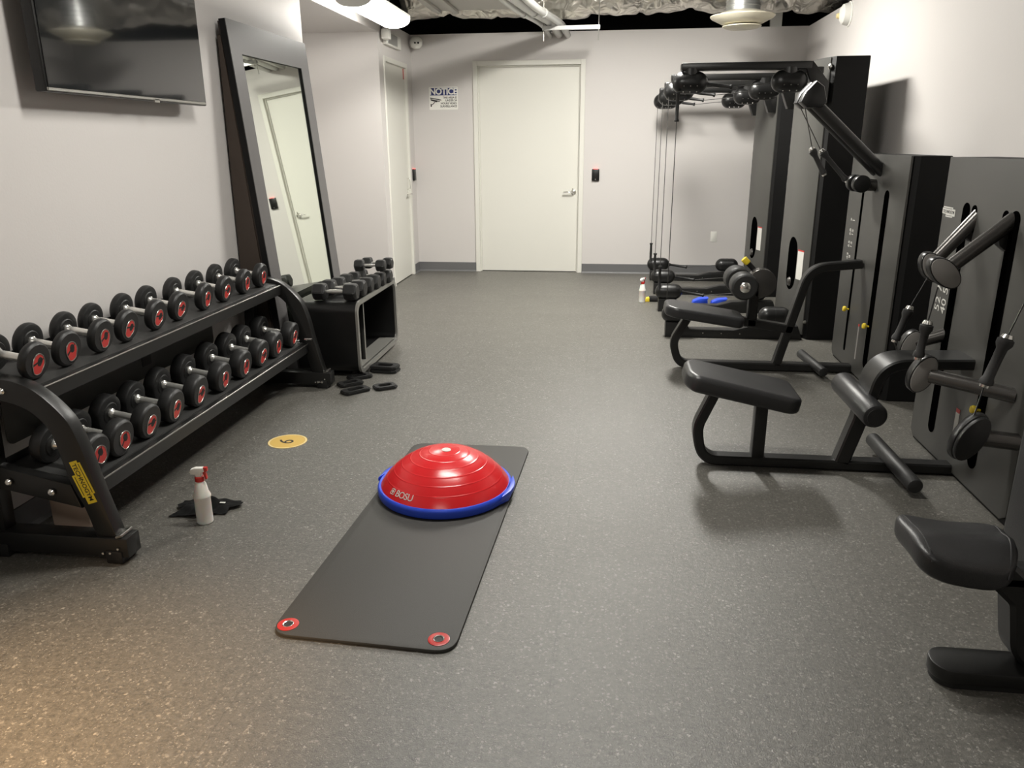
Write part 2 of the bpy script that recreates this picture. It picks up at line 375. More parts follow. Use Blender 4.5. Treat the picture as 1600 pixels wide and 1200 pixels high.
# left door
door2 = struct('door_2', MB().box(XL-0.045, XL-0.005, 8.648, 9.50, 0.012, 2.402), 'door')
fr = MB()
for a, b in ((8.598, 8.648), (9.502, 9.555)): fr.box(XL-0.10, XL+0.024, a, b, 0, 2.452, 0.003, 1)
fr.box(XL-0.10, XL+0.024, 8.648, 9.502, 2.402, 2.452, 0.003, 1)
struct('door_frame', fr, 'door', door2)
for z in (0.31, 0.95, 2.2):
    hb = MB(); hb.box(XL-0.006, XL+0.006, 8.652, 8.69, z-0.06, z+0.06, 0.003, 1); hb.cyl((XL+0.004, 8.655, z-0.06), (XL+0.004, 8.655, z+0.06), 0.009, n=10)
    struct('hinge', hb, 'steel', door2)
h = MB(); h.lathe([(0.034, 0), (0.034, 0.006), (0.014, 0.012), (0.011, 0.05)], (XL-0.004, 9.43, 0.985), (1, 0, 0), 20)
h.tube([(XL+0.045, 9.43, 0.985), (XL+0.052, 9.415, 0.987), (XL+0.052, 9.32, 0.99)], 0.009)
h.tube([(XL-0.004, 9.42, 1.17), (XL+0.03, 9.42, 1.165), (XL+0.035, 9.42, 1.15), (XL+0.035, 9.42, 1.05), (XL-0.004, 9.42, 1.04)], 0.006)
struct('door_handle', h, 'chrome', door2, flat=False)
lb = struct('warning_label', MB().box(XL-0.006, XL-0.004, 9.45, 9.495, 2.28, 2.395), 'red', door2)
lb['label'] = 'small red label at top corner'

# ------------------------------------------------------------------ ceiling things
def wrap_lamp(x, y, z, along, label, lens):
    t = thing('ceiling_light', label, 'lamp', (x, y, z+0.13), 'wraparound ceiling lights')
    L, W = 1.2, 0.30
    R = Matrix.Identity(4) if along == 'y' else Matrix.Rotation(PI/2, 4, 'Z')
    pr = [(W/2*math.cos(a), (-0.085 if lens == 'lensA' else -0.045)*math.sin(a)**0.8) for a in [PI*k/14 for k in range(15)]]
    b = MB(); b.prism([(u, v) for u, v in pr], 'y', -L/2, L/2); b.xform(R); part('lens', b, lens, t, local=True).location = (0, 0, -0.045)
    b = MB(); b.box(-0.155, 0.155, -L/2-0.012, L/2+0.012, -0.043, -0.02, 0.004, 1); b.box(-0.07, 0.07, -L/2, L/2, -0.02, 0.03, 0.006, 1)
    for s in (-1, 1): b.prism([(u*1.03, v*1.03-0.045) for u, v in pr] , 'y', s*(L/2+0.001), s*(L/2+0.012))
    b.xform(R); part('housing', b, 'white', t, local=True)
    for s in (-1, 1):
        b = MB(); b.cyl((0, s*0.45, 0.03), (0, s*0.45, ZC-z-0.13), 0.004, n=6); b.xform(R); part('hanger_rod', b, 'steel', t, local=True)
    return t
wrap_lamp(-2.06, 7.16, 2.60, 'y', 'bright wraparound ceiling light hanging over the small left-hand door corner', 'lensA')
wrap_lamp(0.20, 7.2, 3.08, 'y', 'wraparound ceiling light over the cable stations, mirrored in the television', 'lensB')
wrap_lamp(-0.45, 3.35, 2.95, 'x', 'wraparound ceiling light over the red dome trainer', 'lensC')
wrap_lamp(-0.6, -0.5, 2.95, 'x', 'wraparound ceiling light behind the viewer', 'lensD')
# big painted rectangular duct
t = thing('air_duct', 'large flat painted rectangular air duct along the ceiling at left', 'duct', (-1.2, 7.4, 2.92))
part('duct_body', MB().box(-1.95, -1.06, 5.6, 8.88, 2.905, 3.3, 0.01, 1), 'duct', t, flat=True)
for x in (-1.86, -1.68):
    part('seam_flange', MB().box(x-0.02, x+0.03, 5.6, 8.87, 2.872, 2.905, 0.004, 1), 'duct', t, flat=True)
# foil wrapped duct along the back
def foil_duct():
    b = bmesh.new(); n, mseg = 40, 150; rings = []
    for i in range(mseg+1):
        x = -2.35 + 5.2*i/mseg; ring = []
        for k in range(n):
            a = 2*PI*k/n
            r = 0.235 + 0.016*math.sin(7*x+2.2*math.sin(a*2)) + 0.007*math.sin(19*x+3*a) + 0.004*math.sin(37*x-5*a) - 0.030*math.exp(-((x*1.9) % 1.0 - 0.5)**2/0.004)
            ring.append(b.verts.new((x, 9.33 + r*math.cos(a)*1.15, 3.125 + 0.02*math.sin(2.6*x) + r*math.sin(a))))
        rings.append(ring)
    for a, c in zip(rings[:-1], rings[1:]):
        for k in range(n): b.faces.new((a[k], a[(k+1) % n], c[(k+1) % n], c[k]))
    b.faces.new(rings[0]); b.faces.new(rings[-1][::-1]); bmesh.ops.recalc_face_normals(b, faces=b.faces[:])
    return MB().merge(b)
solo('insulated_duct', foil_duct(), 'foil', 'crinkled silver foil wrapped duct running along the top of the back wall', 'duct', (0.2, 9.1, 2.84), angle=60)
# round diffuser on spiral neck
t = thing('air_diffuser', 'round cream ceiling air diffuser on a shiny spiral duct neck', 'vent', (1.25, 8.7, 2.68))
nk = [(0.165, 0.15 + 0.0)]
for i in range(14): nk += [(0.165, 0.15+0.05*i), (0.171, 0.155+0.05*i), (0.171, 0.165+0.05*i), (0.165, 0.17+0.05*i)]
part('duct_neck', MB().lathe(nk, (1.25, 8.7, 2.64), n=40), 'galv', t)
part('outer_cone', MB().lathe([(0.10, 0.03), (0.20, 0.035), (0.30, 0.085), (0.315, 0.10), (0.315, 0.108), (0.28, 0.112), (0.17, 0.15)], (1.25, 8.7, 2.655), n=48), 'diffuser', t)
part('inner_cone', MB().lathe([(0.0, 0.0), (0.15, 0.0), (0.19, 0.018), (0.19, 0.025), (0.10, 0.04), (0, 0.04)], (1.25, 8.7, 2.645), n=48), 'diffuser', t)
# pipes and their hanger
for dx, r, lab in ((-0.80, 0.026, 'thin grey conduit at left of the pipe bundle under the ceiling'), (-0.70, 0.045, 'thick grey pipe in the middle of the pipe bundle under the ceiling'), (-0.60, 0.036, 'shiny grey pipe at right of the pipe bundle under the ceiling')):
    z = 2.753 + r
    b = MB(); b.tube(smooth3([(dx-0.24, 5.0, z), (dx-0.22, 7.0, z), (dx-0.16, 8.0, z), (dx-0.03, 8.8, z), (dx+0.02, 9.2, z-0.004), (dx+0.04, 9.55, z-0.02), (dx+0.05, 9.81, z-0.03)]), r, 14)
    for y in (7.2, 8.35): b.cyl((dx-0.21 if y < 8 else dx-0.11, y, z), (dx-0.21 if y < 8 else dx-0.103, y+0.05, z), r+0.008, n=16)
    solo('ceiling_pipe', b, 'pipe', lab, 'pipe', (dx, 8.0, z), 'pipes running to the back wall')
t = thing('pipe_hanger', 'grey strut hanger on thin rods holding pipes above the back door', 'hanger', (-0.49, 9.0, 2.71))
b = MB(); b.box(-0.775, -0.165, 8.98, 9.02, 2.711, 2.717); b.box(-0.775, -0.165, 8.98, 8.984, 2.717, 2.751); b.box(-0.775, -0.165, 9.016, 9.02, 2.717, 2.751); part('strut_channel', b, 'pipe', t)
for x in (-0.762, -0.178): part('threaded_rod', MB().cyl((x, 9.0, 2.60), (x, 9.0, ZC), 0.005, n=8), 'steel', t)
solo('wall_bracket', MB().box(1.72, 1.85, YB+0.02, YB+0.06, 2.75, 3.3), 'galv', 'galvanised metal stud standing above the back wall at right', 'stud', (1.79, YB+0.04, 2.8))

# ------------------------------------------------------------------ wall things
# notice sign
sx0, sx1, sz0, sz1, yy = -2.215, -1.862, 1.957, 2.218, YB-0.004
t = thing('notice_sign', 'white and blue NOTICE video surveillance sign on the back wall', 'sign', ((sx0+sx1)/2, YB, sz0))
part('sign_plate', MB().prism(rrect(sx0, sx1, sz0, sz1, 0.012), 'y', YB-0.003, YB-0.0005), 'white', t)
part('header_band', MB().box(sx0+0.012, sx1-0.012, YB-0.0042, YB-0.003, sz1-0.098, sz1-0.014), 'navy', t)
part('header_text', text_mb('NOTICE', 0.098, frame_mtx(((sx0+sx1)/2, YB-0.0046, sz1-0.057), (1, 0, 0), (0, 0, 1)), 'CENTER', bold=0.003, spacing=0.92), 'white', t)
for i, line in enumerate(('THIS AREA IS', 'UNDER 24', 'HOURS VIDEO', 'SURVEILLANCE')):
    part('body_text', text_mb(line, 0.0315, frame_mtx((sx1-0.014, YB-0.0036, sz1-0.124-0.033*i), (1, 0, 0), (0, 0, 1)), 'RIGHT', bold=0.0006, spacing=0.95), 'ink', t)
b = MB(); q = lambda u, v: (sx0+u, sz0+v)
for poly in ([(0.012, 0.140), (0.135, 0.118), (0.150, 0.112), (0.150, 0.106), (0.012, 0.128)], [(0.014, 0.122), (0.108, 0.106), (0.104, 0.090), (0.090, 0.086), (0.022, 0.104)],
             [(0.115, 0.106), (0.130, 0.103), (0.124, 0.088), (0.112, 0.090)], [(0.066, 0.090), (0.078, 0.088), (0.035, 0.052), (0.028, 0.056)], [(0.016, 0.066), (0.030, 0.066), (0.030, 0.034), (0.016, 0.034)]):
    b.prism([q(u, v) for u, v in poly], 'y', YB-0.0042, YB-0.003)
part('camera_symbol', b, 'ink', t)
# dome security camera
t = thing('security_camera', 'round white security camera in the back left ceiling corner', 'camera', (-2.32, 9.76, 2.70))
part('mount', MB().cyl((-2.40, 9.80, 2.70), (-2.35, 9.76, 2.70), 0.055, n=24, bev=0.008), 'wall', t)
part('dome', MB().lathe([(0.0, 0.0), (0.03, 0.004), (0.055, 0.016), (0.072, 0.04), (0.075, 0.065), (0.06, 0.1), (0.03, 0.11)], (-2.305, 9.64, 2.692), (-0.25, 0.9, 0.1), 28), 'white', t)
for dx in (-0.018, 0.020): part('lens', MB().cyl((-2.303+dx, 9.634, 2.690), (-2.303+dx, 9.648, 2.690), 0.011, n=14), 'ink', t)
# emergency light box above the left door
t = thing('emergency_light', 'white emergency light box on the wall above the left door', 'light', (XL+0.01, 8.85, 2.58))
part('housing', MB().box(XL+0.01, XL+0.05, 8.62, 9.22, 2.565, 2.70, 0.006), 'white', t)
part('sign_face', MB().box(XL+0.05, XL+0.056, 8.66, 9.05, 2.58, 2.685, 0.002, 1), 'galv', t)
part('lamp_head', MB().box(XL+0.03, XL+0.11, 8.49, 8.60, 2.60, 2.70, 0.012), 'white', t)
# siren on right wall
t = thing('wall_sounder', 'half round white alarm sounder high on the right wall', 'alarm', (XR, 8.2, 2.64))
part('housing', MB().lathe([(0.0, 0.09), (0.05, 0.088), (0.085, 0.065), (0.095, 0.03), (0.096, 0.012), (0.11, 0.010), (0.11, 0.0)], (XR, 8.22, 2.69), (-1, 0, 0), 30), 'white', t)
part('lens', MB().lathe([(0.0, 0.03), (0.02, 0.025), (0.028, 0.0)], (XR-0.085, 8.25, 2.68), (-1, 0, 0), 14), 'cream', t)
# card readers
def reader(cx, cy, cz, nrm, lab):
    t = thing('card_reader', lab, 'card reader', (cx, cy, cz-0.075), 'black card readers beside the doors')
    if nrm == 'y':
        part('housing', MB().box(cx-0.045, cx+0.045, cy-0.028, cy, cz-0.07, cz+0.07, 0.008), 'plastic', t)
        part('indicator', MB().box(cx-0.03, cx+0.03, cy-0.026, cy-0.002, cz+0.068, cz+0.074, 0.002, 1), 'led', t, 'red lit strip')
        part('mark', MB().cyl((cx, cy-0.030, cz-0.052), (cx, cy-0.027, cz-0.052), 0.007, n=12), 'steel', t)
    else:
        part('housing', MB().box(cx, cx+0.028, cy-0.045, cy+0.045, cz-0.07, cz+0.07, 0.008), 'plastic', t)
        part('indicator', MB().box(cx+0.002, cx+0.026, cy-0.03, cy+0.03, cz+0.068, cz+0.074, 0.002, 1), 'led', t, 'red lit strip')
reader(-0.188, YB, 1.192, 'y', 'black card reader on the back wall right of the wide door')
reader(XL+0.01, 9.69, 1.20, 'x', 'black card reader seen edge-on beside the narrow left door')
t = thing('wall_outlet', 'small white electrical outlet plate low on the back wall', 'outlet', (1.262, YB, 0.40))
part('plate', MB().box(1.225, 1.30, YB-0.006, YB, 0.40, 0.525, 0.003), 'white', t)
part('socket', MB().box(1.243, 1.282, YB-0.008, YB-0.005, 0.425, 0.50, 0.002), 'white', t)

# ------------------------------------------------------------------ television
t = thing('television', 'flat black wall television mounted on the left wall', 'television', (XL, 3.8, 1.77))
ty0, ty1, tz0, tz1, tx = 3.145, 4.475, 1.775, 2.56, -2.305
part('body', MB().box(tx-0.055, tx-0.004, ty0, ty1, tz0, tz1, 0.006), 'plastic', t)
part('screen', MB().box(tx-0.004, tx, ty0+0.012, ty1-0.012, tz0+0.018, tz1-0.012, 0.0015, 1), 'screen', t)
part('bezel', MB().box(tx-0.006, tx+0.003, ty0+0.004, ty1-0.02, tz0+0.004, tz0+0.018, 0.002, 1), 'steel', t, 'thin silver strip along the lower edge')
part('logo_tab', MB().box(tx-0.004, tx+0.003, 3.93, 3.975, tz0-0.006, tz0+0.012, 0.001, 1), 'steel', t)
part('wall_mount', MB().box(XL, tx-0.055, 3.5, 4.1, 2.05, 2.35, 0.004), 'black', t)

# ------------------------------------------------------------------ leaning mirror
t = thing('floor_mirror', 'tall wide mirror with a grey frame leaning against the left wall', 'mirror', (-2.2, 5.5, 0))
MW, MH, MT = 1.285, 2.30, 0.045
tilt = math.radians(4.9)
# local frame: u along +Y, v up the mirror, n out of the glass
vx = Vector((-math.sin(tilt), 0, math.cos(tilt))); nx = Vector((math.cos(tilt), 0, math.sin(tilt)))
mo = Vector((-2.19, 4.885, 0.0))
mm = Matrix(((0, vx.x, nx.x, mo.x), (1, vx.y, nx.y, mo.y), (0, vx.z, nx.z, mo.z), (0, 0, 0, 1)))
fw, fh = 0.15, 0.19
segs = ((0, fw, 0, MH), (MW-fw, MW, 0, MH), (fw, MW-fw, 0, fh), (fw, MW-fw, MH-fh, MH))
b = MB()
for a in segs: b.box(a[0], a[1], a[2], a[3], 0, MT-0.004, 0.002, 1)
b.xform(mm); part('frame_edge', b, 'side', t, 'black outer edge')
b = MB()
for a in segs: b.box(a[0]+(0.001 if a[0] == 0 else 0), a[1], a[2], a[3], MT-0.004, MT)
b.xform(mm); part('frame', b, 'frame', t)
part('back_stay', MB().prism([(-2.405, 2.20), (-2.385, 2.20), (-2.215, 0.01), (-2.425, 0.01)], 'y', 4.892, 4.91), 'wood', t, 'dark brown side board')
b = MB(); b.box(0.01, MW-0.01, 0.01, MH-0.01, -0.012, -0.001); b.xform(mm); part('backing', b, 'wood', t)
b = MB(); b.box(fw, MW-fw, fh, MH-fh, 0.006, 0.030); b.xform(mm); part('glass', b, 'mirror', t)

# ------------------------------------------------------------------ dumbbell rack
RY0, RY1 = 2.50, 4.85
t = thing('dumbbell_rack', 'black two-tier steel dumbbell rack along the left wall', 'rack', (-2.1, (RY0+RY1)/2, 0))
rack = t
outer = [(-2.34, 0.735), (-2.215, 0.737), (-2.129, 0.715), (-2.076, 0.682), (-2.043, 0.653), (-2.011, 0.619), (-1.981, 0.578), (-1.958, 0.518), (-1.937, 0.439), (-1.922, 0.361), (-1.897, 0.25), (-1.86, 0.105)]
inner = [(-1.945, 0.105), (-1.973, 0.224), (-2.006, 0.305), (-2.028, 0.395), (-2.048, 0.498), (-2.074, 0.561), (-2.14, 0.622), (-2.24, 0.652), (-2.34, 0.652)]
def smooth_poly(p, n=4):
    out = []
    for i in range(len(p)-1):
        p0 = Vector(p[max(i-1, 0)]); p1 = Vector(p[i]); p2 = Vector(p[i+1]); p3 = Vector(p[min(i+2, len(p)-1)])
        for k in range(n):
            f = k/n; out.append(tuple(0.5*((2*p1) + (p2-p0)*f + (2*p0-5*p1+4*p2-p3)*f*f + (3*p1-p0-3*p2+p3)*f**3)))
    out.append(p[-1]); return out
for (y0, y1) in ((RY0, RY0+0.062), (RY1-0.062, RY1)):
    b = MB(); b.prism(smooth_poly(outer) + smooth_poly(inner), 'y', y0, y1, 0.004)
    b.prism([(-2.40, 0.10), (-2.335, 0.10), (-2.30, 0.745), (-2.36, 0.745)], 'y', y0, y1, 0.004)
    b.prism([(-2.34, 0.385), (-2.02, 0.318), (-1.99, 0.222), (-2.34, 0.292)], 'y', y0+0.006, y1-0.006, 0.004)
    part('side_frame', b, 'black', t)
    b = MB(); b.box(-2.41, -1.815, y0-0.012, y1+0.012, 0.025, 0.108, 0.006); part('base_beam', b, 'black', t)
    for x in (-2.36, -1.875):
        part('foot', MB().box(x-0.035, x+0.035, y0-0.018, y1+0.018, 0.0, 0.055, 0.006), 'rubber', t)
    ye = y0-0.004
    for (x, z) in ((-2.272, 0.322), (-2.099, 0.288), (-2.222, 0.692)):
        part('bolt', MB().lathe([(0.014, 0), (0.014, 0.006), (0.009, 0.011), (0, 0.012)], (x, y0, z), (0, -1, 0), 12), 'chrome', t)
    for (x, z) in ((-1.918, 0.044), (-1.888, 0.046), (-1.853, 0.066)):
        part('rivet', MB().lathe([(0.006, 0), (0.005, 0.005), (0, 0.006)], (x, y0-0.015, z), (0, -1, 0), 8), 'chrome', t)
    part('corner_plate', MB().box(-1.865, -1.835, y0-0.008, y1+0.008, 0.107, 0.118, 0.003, 1, Matrix.Rotation(math.radians(-20), 3, 'Y')), 'steel', t)
def tray(x0, z0, x1, z1, lip):
    b = MB(); ya, yb = RY0+0.062, RY1-0.062
    b.prism([(x0, z0), (x0, z0-lip), (x0-0.006, z0-lip), (x0-0.006, z0-0.008), (x1, z1-0.008), (x1, z1+0.03), (x1+0.006, z1+0.03), (x1+0.006, z1)], 'y', ya, yb)
    p = part('shelf_tray', b, 'black', rack, flat=True)
    d = Vector((x1-x0, 0, z1-z0)); nrm = Vector((-d.z, 0, d.x)).normalized()
    if nrm.z < 0: nrm = -nrm
    m1 = MB(); a = Vector((x0, 0, z0)) + d*0.09; c = Vector((x0, 0, z0)) + d*0.96
    m1.prism([(a.x, a.z), (c.x, c.z), ((c+nrm*0.004).x, (c+nrm*0.004).z), ((a+nrm*0.004).x, (a+nrm*0.004).z)], 'y', ya+0.004, yb-0.004)
    part('rubber_liner', m1, 'tray', p, flat=True)
    e = MB(); e.tube([(x0-0.002, ya, z0+0.001), (x0-0.002, yb, z0+0.001)], 0.0035, 8); part('edge_trim', e, 'steel', p)
U0, U1 = (-2.105, 0.688), (-2.405, 0.735)
L0, L1 = (-1.955, 0.300), (-2.325, 0.362)
tray(*U0, *U1, 0.055); tray(*L0, *L1, 0.055)
part('locating_peg', MB().cyl((-1.955, 4.74, 0.345), (-1.905, 4.74, 0.345), 0.008, n=12), 'chrome', t)
for (x, z) in ((-1.90, 0.046), (-1.872, 0.046)):
    part('rivet', MB().lathe([(0.008, 0), (0.007, 0.005), (0, 0.006)], (x, RY1-0.08, z), (0, -1, 0), 8), 'chrome', t)
b = MB(); b.prism(rrect(2.62, 4.30, 0.42, 0.70, 0.03), 'x', -2.352, -2.345); part('back_plate', b, 'panel', t)
part('logo_hole', MB().box(-2.344, -2.342, 3.56, 3.64, 0.48, 0.56), 'ink', t)
# yellow maker label on the near frame
lgm = frame_mtx((-1.961, RY0-0.0005, 0.336), Vector((0.052, 0, -0.155)), Vector((0.155, 0, 0.052)))
def maker_label(mtx, s, mats, parent, names=('maker_label', 'maker_text')):
    poly = [(-0.5, -0.085), (-0.5, 0.10), (-0.44, 0.10), (-0.44, 0.155), (0.30, 0.155), (0.30, 0.10), (0.5, 0.10), (0.5, -0.125), (0.33, -0.125), (0.33, -0.175), (-0.20, -0.175), (-0.20, -0.085)]
    b = MB(); b.prism([(u*s, v*s) for u, v in poly], 'z', 0, 0.0008); b.xform(mtx); p = part(names[0], b, mats[0], parent)
    b = MB(); b.prism([(-0.42*s, 0.095*s), (0.27*s, 0.095*s), (0.27*s, 0.11*s), (-0.42*s, 0.11*s)], 'z', 0.0008, 0.0012); b.prism([(-0.16*s, -0.13*s), (0.29*s, -0.13*s), (0.29*s, -0.115*s), (-0.16*s, -0.115*s)], 'z', 0.0008, 0.0012)
    b.xform(mtx); part('label_rule', b, mats[1], p)
    part(names[1], text_mb('TECHNOGYM', 0.142*s, mtx @ Matrix.Translation((0, -0.008*s, 0.0009)), 'CENTER', bold=0.002*s), mats[1], p)
maker_label(lgm, 0.178, ('yellow', 'ink'), t)

# ------------------------------------------------------------------ round dumbbells
ORD = ['nearest', 'second', 'third', 'fourth', 'fifth', 'sixth', 'seventh', 'eighth', 'ninth', 'farthest']
cache = {}
def round_dumbbell(loc, tiltd, R, TH, label, group):
    key = (round(R, 4), round(TH, 4))
    if key not in cache:
        HL = 0.132                                           # grip length
        hd = lambda x0, s: MB().lathe([(0.0, 0), (R*0.55, 0), (R*0.60, 0.003), (R*0.88, 0.003), (R*0.96, 0.006), (R, 0.014), (R, TH-0.014), (R*0.96, TH-0.006), (R*0.86, TH), (0.0, TH)], (x0, 0, 0), (s, 0, 0), 36)
        x0 = HL/2
        g = MB(); g.lathe([(0.013, -x0), (0.0215, -x0), (0.0215, -x0+0.006), (0.018, -x0+0.010), (0.0145, -x0+0.02), (0.0165, -x0+0.022), (0.0165, x0-0.022), (0.0145, x0-0.02), (0.018, x0-0.010), (0.0215, x0-0.006), (0.0215, x0), (0.013, x0)], axis=(1, 0, 0), n=20)
        XF = x0+TH
        r = R*0.46
        leaf = [(0.95*r*math.cos(a)*(1.0 if math.cos(a) > 0 else 0.85), 1.05*r*math.sin(a)) for a in [2*PI*k/22 for k in range(22)]]
        leaf = [(u+0.02*R, v-0.10*R-(0.22*r if v < -0.6*r else 0)) for u, v in leaf]
        e = MB(); e.prism(leaf, 'x', XF-0.002, XF+0.0015)
        k = MB(); k.prism([(u*0.42+0.22*r, v*0.45+0.12*r) for u, v in leaf], 'x', XF+0.0015, XF+0.0022)
        k.prism([(-0.75*r, -0.42*r), (-0.62*r, -0.62*r), (0.78*r, 0.26*r), (0.82*r, 0.42*r)], 'x', XF+0.0015, XF+0.0022)
        rim = MB(); rim.tube([(XF+0.001, u*1.03, v*1.03) for u, v in leaf], 0.0022, 6, True)
        cache[key] = [m.mesh(n) for m, n in ((hd(x0, 1), 'weight_head'), (hd(-x0, -1), 'weight_head'), (g, 'grip'), (e, 'emblem'), (k, 'emblem_mark'), (rim, 'emblem_rim'))]
        for me, mn in zip(cache[key], ('rubber', 'rubber', 'satin', 'red', 'ink', 'steel')): me.materials.append(M[mn])
    ms = cache[key]
    d = thing('round_dumbbell', label, 'dumbbell', loc, group); d.rotation_euler = (random.uniform(-0.7, 0.7), tiltd, random.uniform(-0.03, 0.03)); d.rotation_mode = 'YZX' if False else 'XYZ'
    def ob(n, me, par):
        o = bpy.data.objects.new(n, me); COL.objects.link(o); o.parent = par; return o
    h1 = ob('weight_head', ms[0], d); ob('weight_head', ms[1], d); ob('grip', ms[2], d)
    ob('emblem', ms[3], h1); ob('emblem_mark', ms[4], h1); ob('emblem_rim', ms[5], h1)
    return d
def on_tray(T0, T1, R, TH):
    a, c = Vector((T0[0], 0, T0[1])), Vector((T1[0], 0, T1[1])); d = (c-a).normalized(); n = Vector((-d.z, 0, d.x)); n = n if n.z > 0 else -n
    return a, d, n, math.atan2(d.z, -d.x)
top = [2.622, 2.81, 3.03, 3.22, 3.46, 3.67, 3.93, 4.165, 4.41, 4.645]
low = [2.65, 2.815, 3.025, 3.23, 3.46, 3.71, 3.96, 4.195, 4.40, 4.66]
for i, y in enumerate(top):
    R, TH = 0.075, 0.036 + 0.0014*i; a, d, n, ang = on_tray(U0, U1, R, TH)
    L = 0.132/2 + TH; p = a + d*(0.058 + L) + n*(R+0.0045)
    round_dumbbell((p.x, y, p.z), ang, R, TH, f'{ORD[i]} round black dumbbell on the upper tier of the rack', 'round dumbbells on the upper tier')
for i, y in enumerate(low):
    R, TH = 0.081, 0.058 + 0.002*i; a, d, n, ang = on_tray(L0, L1, R, TH)
    L = 0.132/2 + TH; p = a + d*(0.045 + L) + n*(R+0.0045)
    round_dumbbell((p.x, y, p.z), ang, R, TH, f'{ORD[i]} round black dumbbell on the lower tier of the rack', 'round dumbbells on the lower tier')

# ------------------------------------------------------------------ beige board under the rack
b = MB(); b.prism(rrect(-2.305, -2.135, 0.0, 0.19, 0.035), 'y', 2.72, 2.745, 0.004)
b.bm.verts.ensure_lookup_table()
solo('foam_board', b, 'board', 'beige rounded board standing on the floor under the near end of the rack', 'board', (-2.22, 2.73, 0))

# ------------------------------------------------------------------ storage cubby with hex dumbbells
CX0, CX1, CY0, CY1, CZ = -2.13, -1.70, 5.03, 6.02, 0.53
t = thing('storage_bench', 'black rounded open storage bench holding hex dumbbells beside the mirror', 'storage bench', (-1.9, 5.5, 0))
o_ = rrect(CY0, CY1, 0.03, CZ, 0.075, 8); i_ = rrect(CY0+0.035, CY1-0.035, 0.065, CZ-0.035, 0.05, 8)
def ring_prism(po, pi_, axis, a0, a1):
    b = bmesh.new(); P = (lambda u, v, w: (w, u, v)) if axis == 'x' else ((lambda u, v, w: (u, v, w)) if axis == 'z' else (lambda u, v, w: (u, w, v))); n = len(po)
    R_ = [[b.verts.new(P(u, v, w)) for u, v in pp] for pp, w in ((po, a0), (po, a1), (pi_, a1), (pi_, a0))]
    for q_ in range(4):
        A, B_ = R_[q_], R_[(q_+1) % 4]
        for k in range(n): b.faces.new((A[k], A[(k+1) % n], B_[(k+1) % n], B_[k]))
    bmesh.ops.recalc_face_normals(b, faces=b.faces[:]); return MB().merge(b)
part('shell', ring_prism(o_, i_, 'x', CX0, CX1), 'plastic', t)
part('back_panel', MB().box(CX0, CX0+0.012, CY0+0.03, CY1-0.03, 0.06, CZ-0.03), 'side', t)
part('divider', MB().box(CX0+0.012, CX1-0.03, CY0+0.255, CY0+0.272, 0.0685, CZ-0.034), 'black', t)
part('divider_edge', MB().box(CX1-0.0295, CX1-0.026, CY0+0.255, CY0+0.272, 0.0685, CZ-0.034), 'rimm', t)
part('lit_bottom', MB().box(CX1-0.12, CX1, CY0+0.06, CY1-0.06, 0.0652, 0.068), 'rimm', t, 'paler grey plate standing in for the lit inner bottom')  # paler plate puts the light falling on the inner bottom into colour
part('rim', ring_prism(rrect(CY0-0.006, CY1+0.006, 0.024, CZ+0.006, 0.08, 8), rrect(CY0+0.022, CY1-0.022, 0.052, CZ-0.022, 0.06, 8), 'x', CX1, CX1+0.016), 'rimm', t, 'dull grey metal rim')
b = MB()
for i in range(9): b.lathe([(0.006, 0), (0.006, 0.01), (0, 0.012)], (CX0+0.012, CY0+0.36+0.06*i, 0.36), (1, 0, 0), 8)
part('peg_row', b, 'steel', t)
for y in (CY0+0.08, CY1-0.08):
    for x in (CX0+0.06, CX1-0.06): part('foot', MB().cyl((x, y, 0), (x, y, 0.032), 0.02, n=14), 'rubber', t)
solo('white_card', MB().box(CX1-0.055, CX1-0.051, CY0+0.085, CY0+0.225, 0.0695, 0.27), 'pale', 'narrow white card standing in the near compartment of the storage bench', 'card', (CX1-0.053, CY0+0.15, 0.0695))
hexc = {}
def hex_dumbbell(loc, rz, s, label):
    if s not in hexc:
        def hd(sg):
            r, T = 0.064*s, 0.095*s; x0 = 0.062*s
            b = MB(); hx = lambda k_, rr: [(rr*math.cos(PI/3*k), rr*math.sin(PI/3*k)) for k in range(6)]
            bb = bmesh.new(); rings = []
            for xx, rr in ((x0, r*0.80), (x0+0.014*s, r), (x0+T-0.014*s, r), (x0+T, r*0.80)): rings.append([bb.verts.new((sg*xx, u, v)) for u, v in hx(0, rr)])
            for A, B_ in zip(rings[:-1], rings[1:]):
                for k in range(6): bb.faces.new((A[k], A[(k+1) % 6], B_[(k+1) % 6], B_[k]))
            bb.faces.new(rings[0]); bb.faces.new(rings[-1]); bmesh.ops.bevel(bb, geom=bb.edges[:], offset=0.004*s, segments=2, affect='EDGES'); bmesh.ops.recalc_face_normals(bb, faces=bb.faces[:])
            return b.merge(bb)
        g = MB(); g.lathe([(0.012*s, -0.068*s), (0.013*s, -0.05*s), (0.0165*s, 0), (0.013*s, 0.05*s), (0.012*s, 0.068*s)], axis=(1, 0, 0), n=16)
        ms = [hd(1).mesh('hex_head'), hd(-1).mesh('hex_head'), g.mesh('grip')]
        for me, mn in zip(ms, ('hex', 'hex', 'satin')): me.materials.append(M[mn])
        hexc[s] = ms
    d = thing('hex_dumbbell', label, 'dumbbell', loc, 'hex dumbbells on the storage bench'); d.rotation_euler = (0, 0, rz)
    for n, me in zip(('hex_head', 'hex_head', 'grip'), hexc[s]):
        o = bpy.data.objects.new(n, me); COL.objects.link(o); o.parent = d
    return d
hs = [1.0, 1.0, 0.95, 0.95, 0.9, 0.9]; hy = [5.12, 5.265, 5.42, 5.555, 5.69, 5.825]
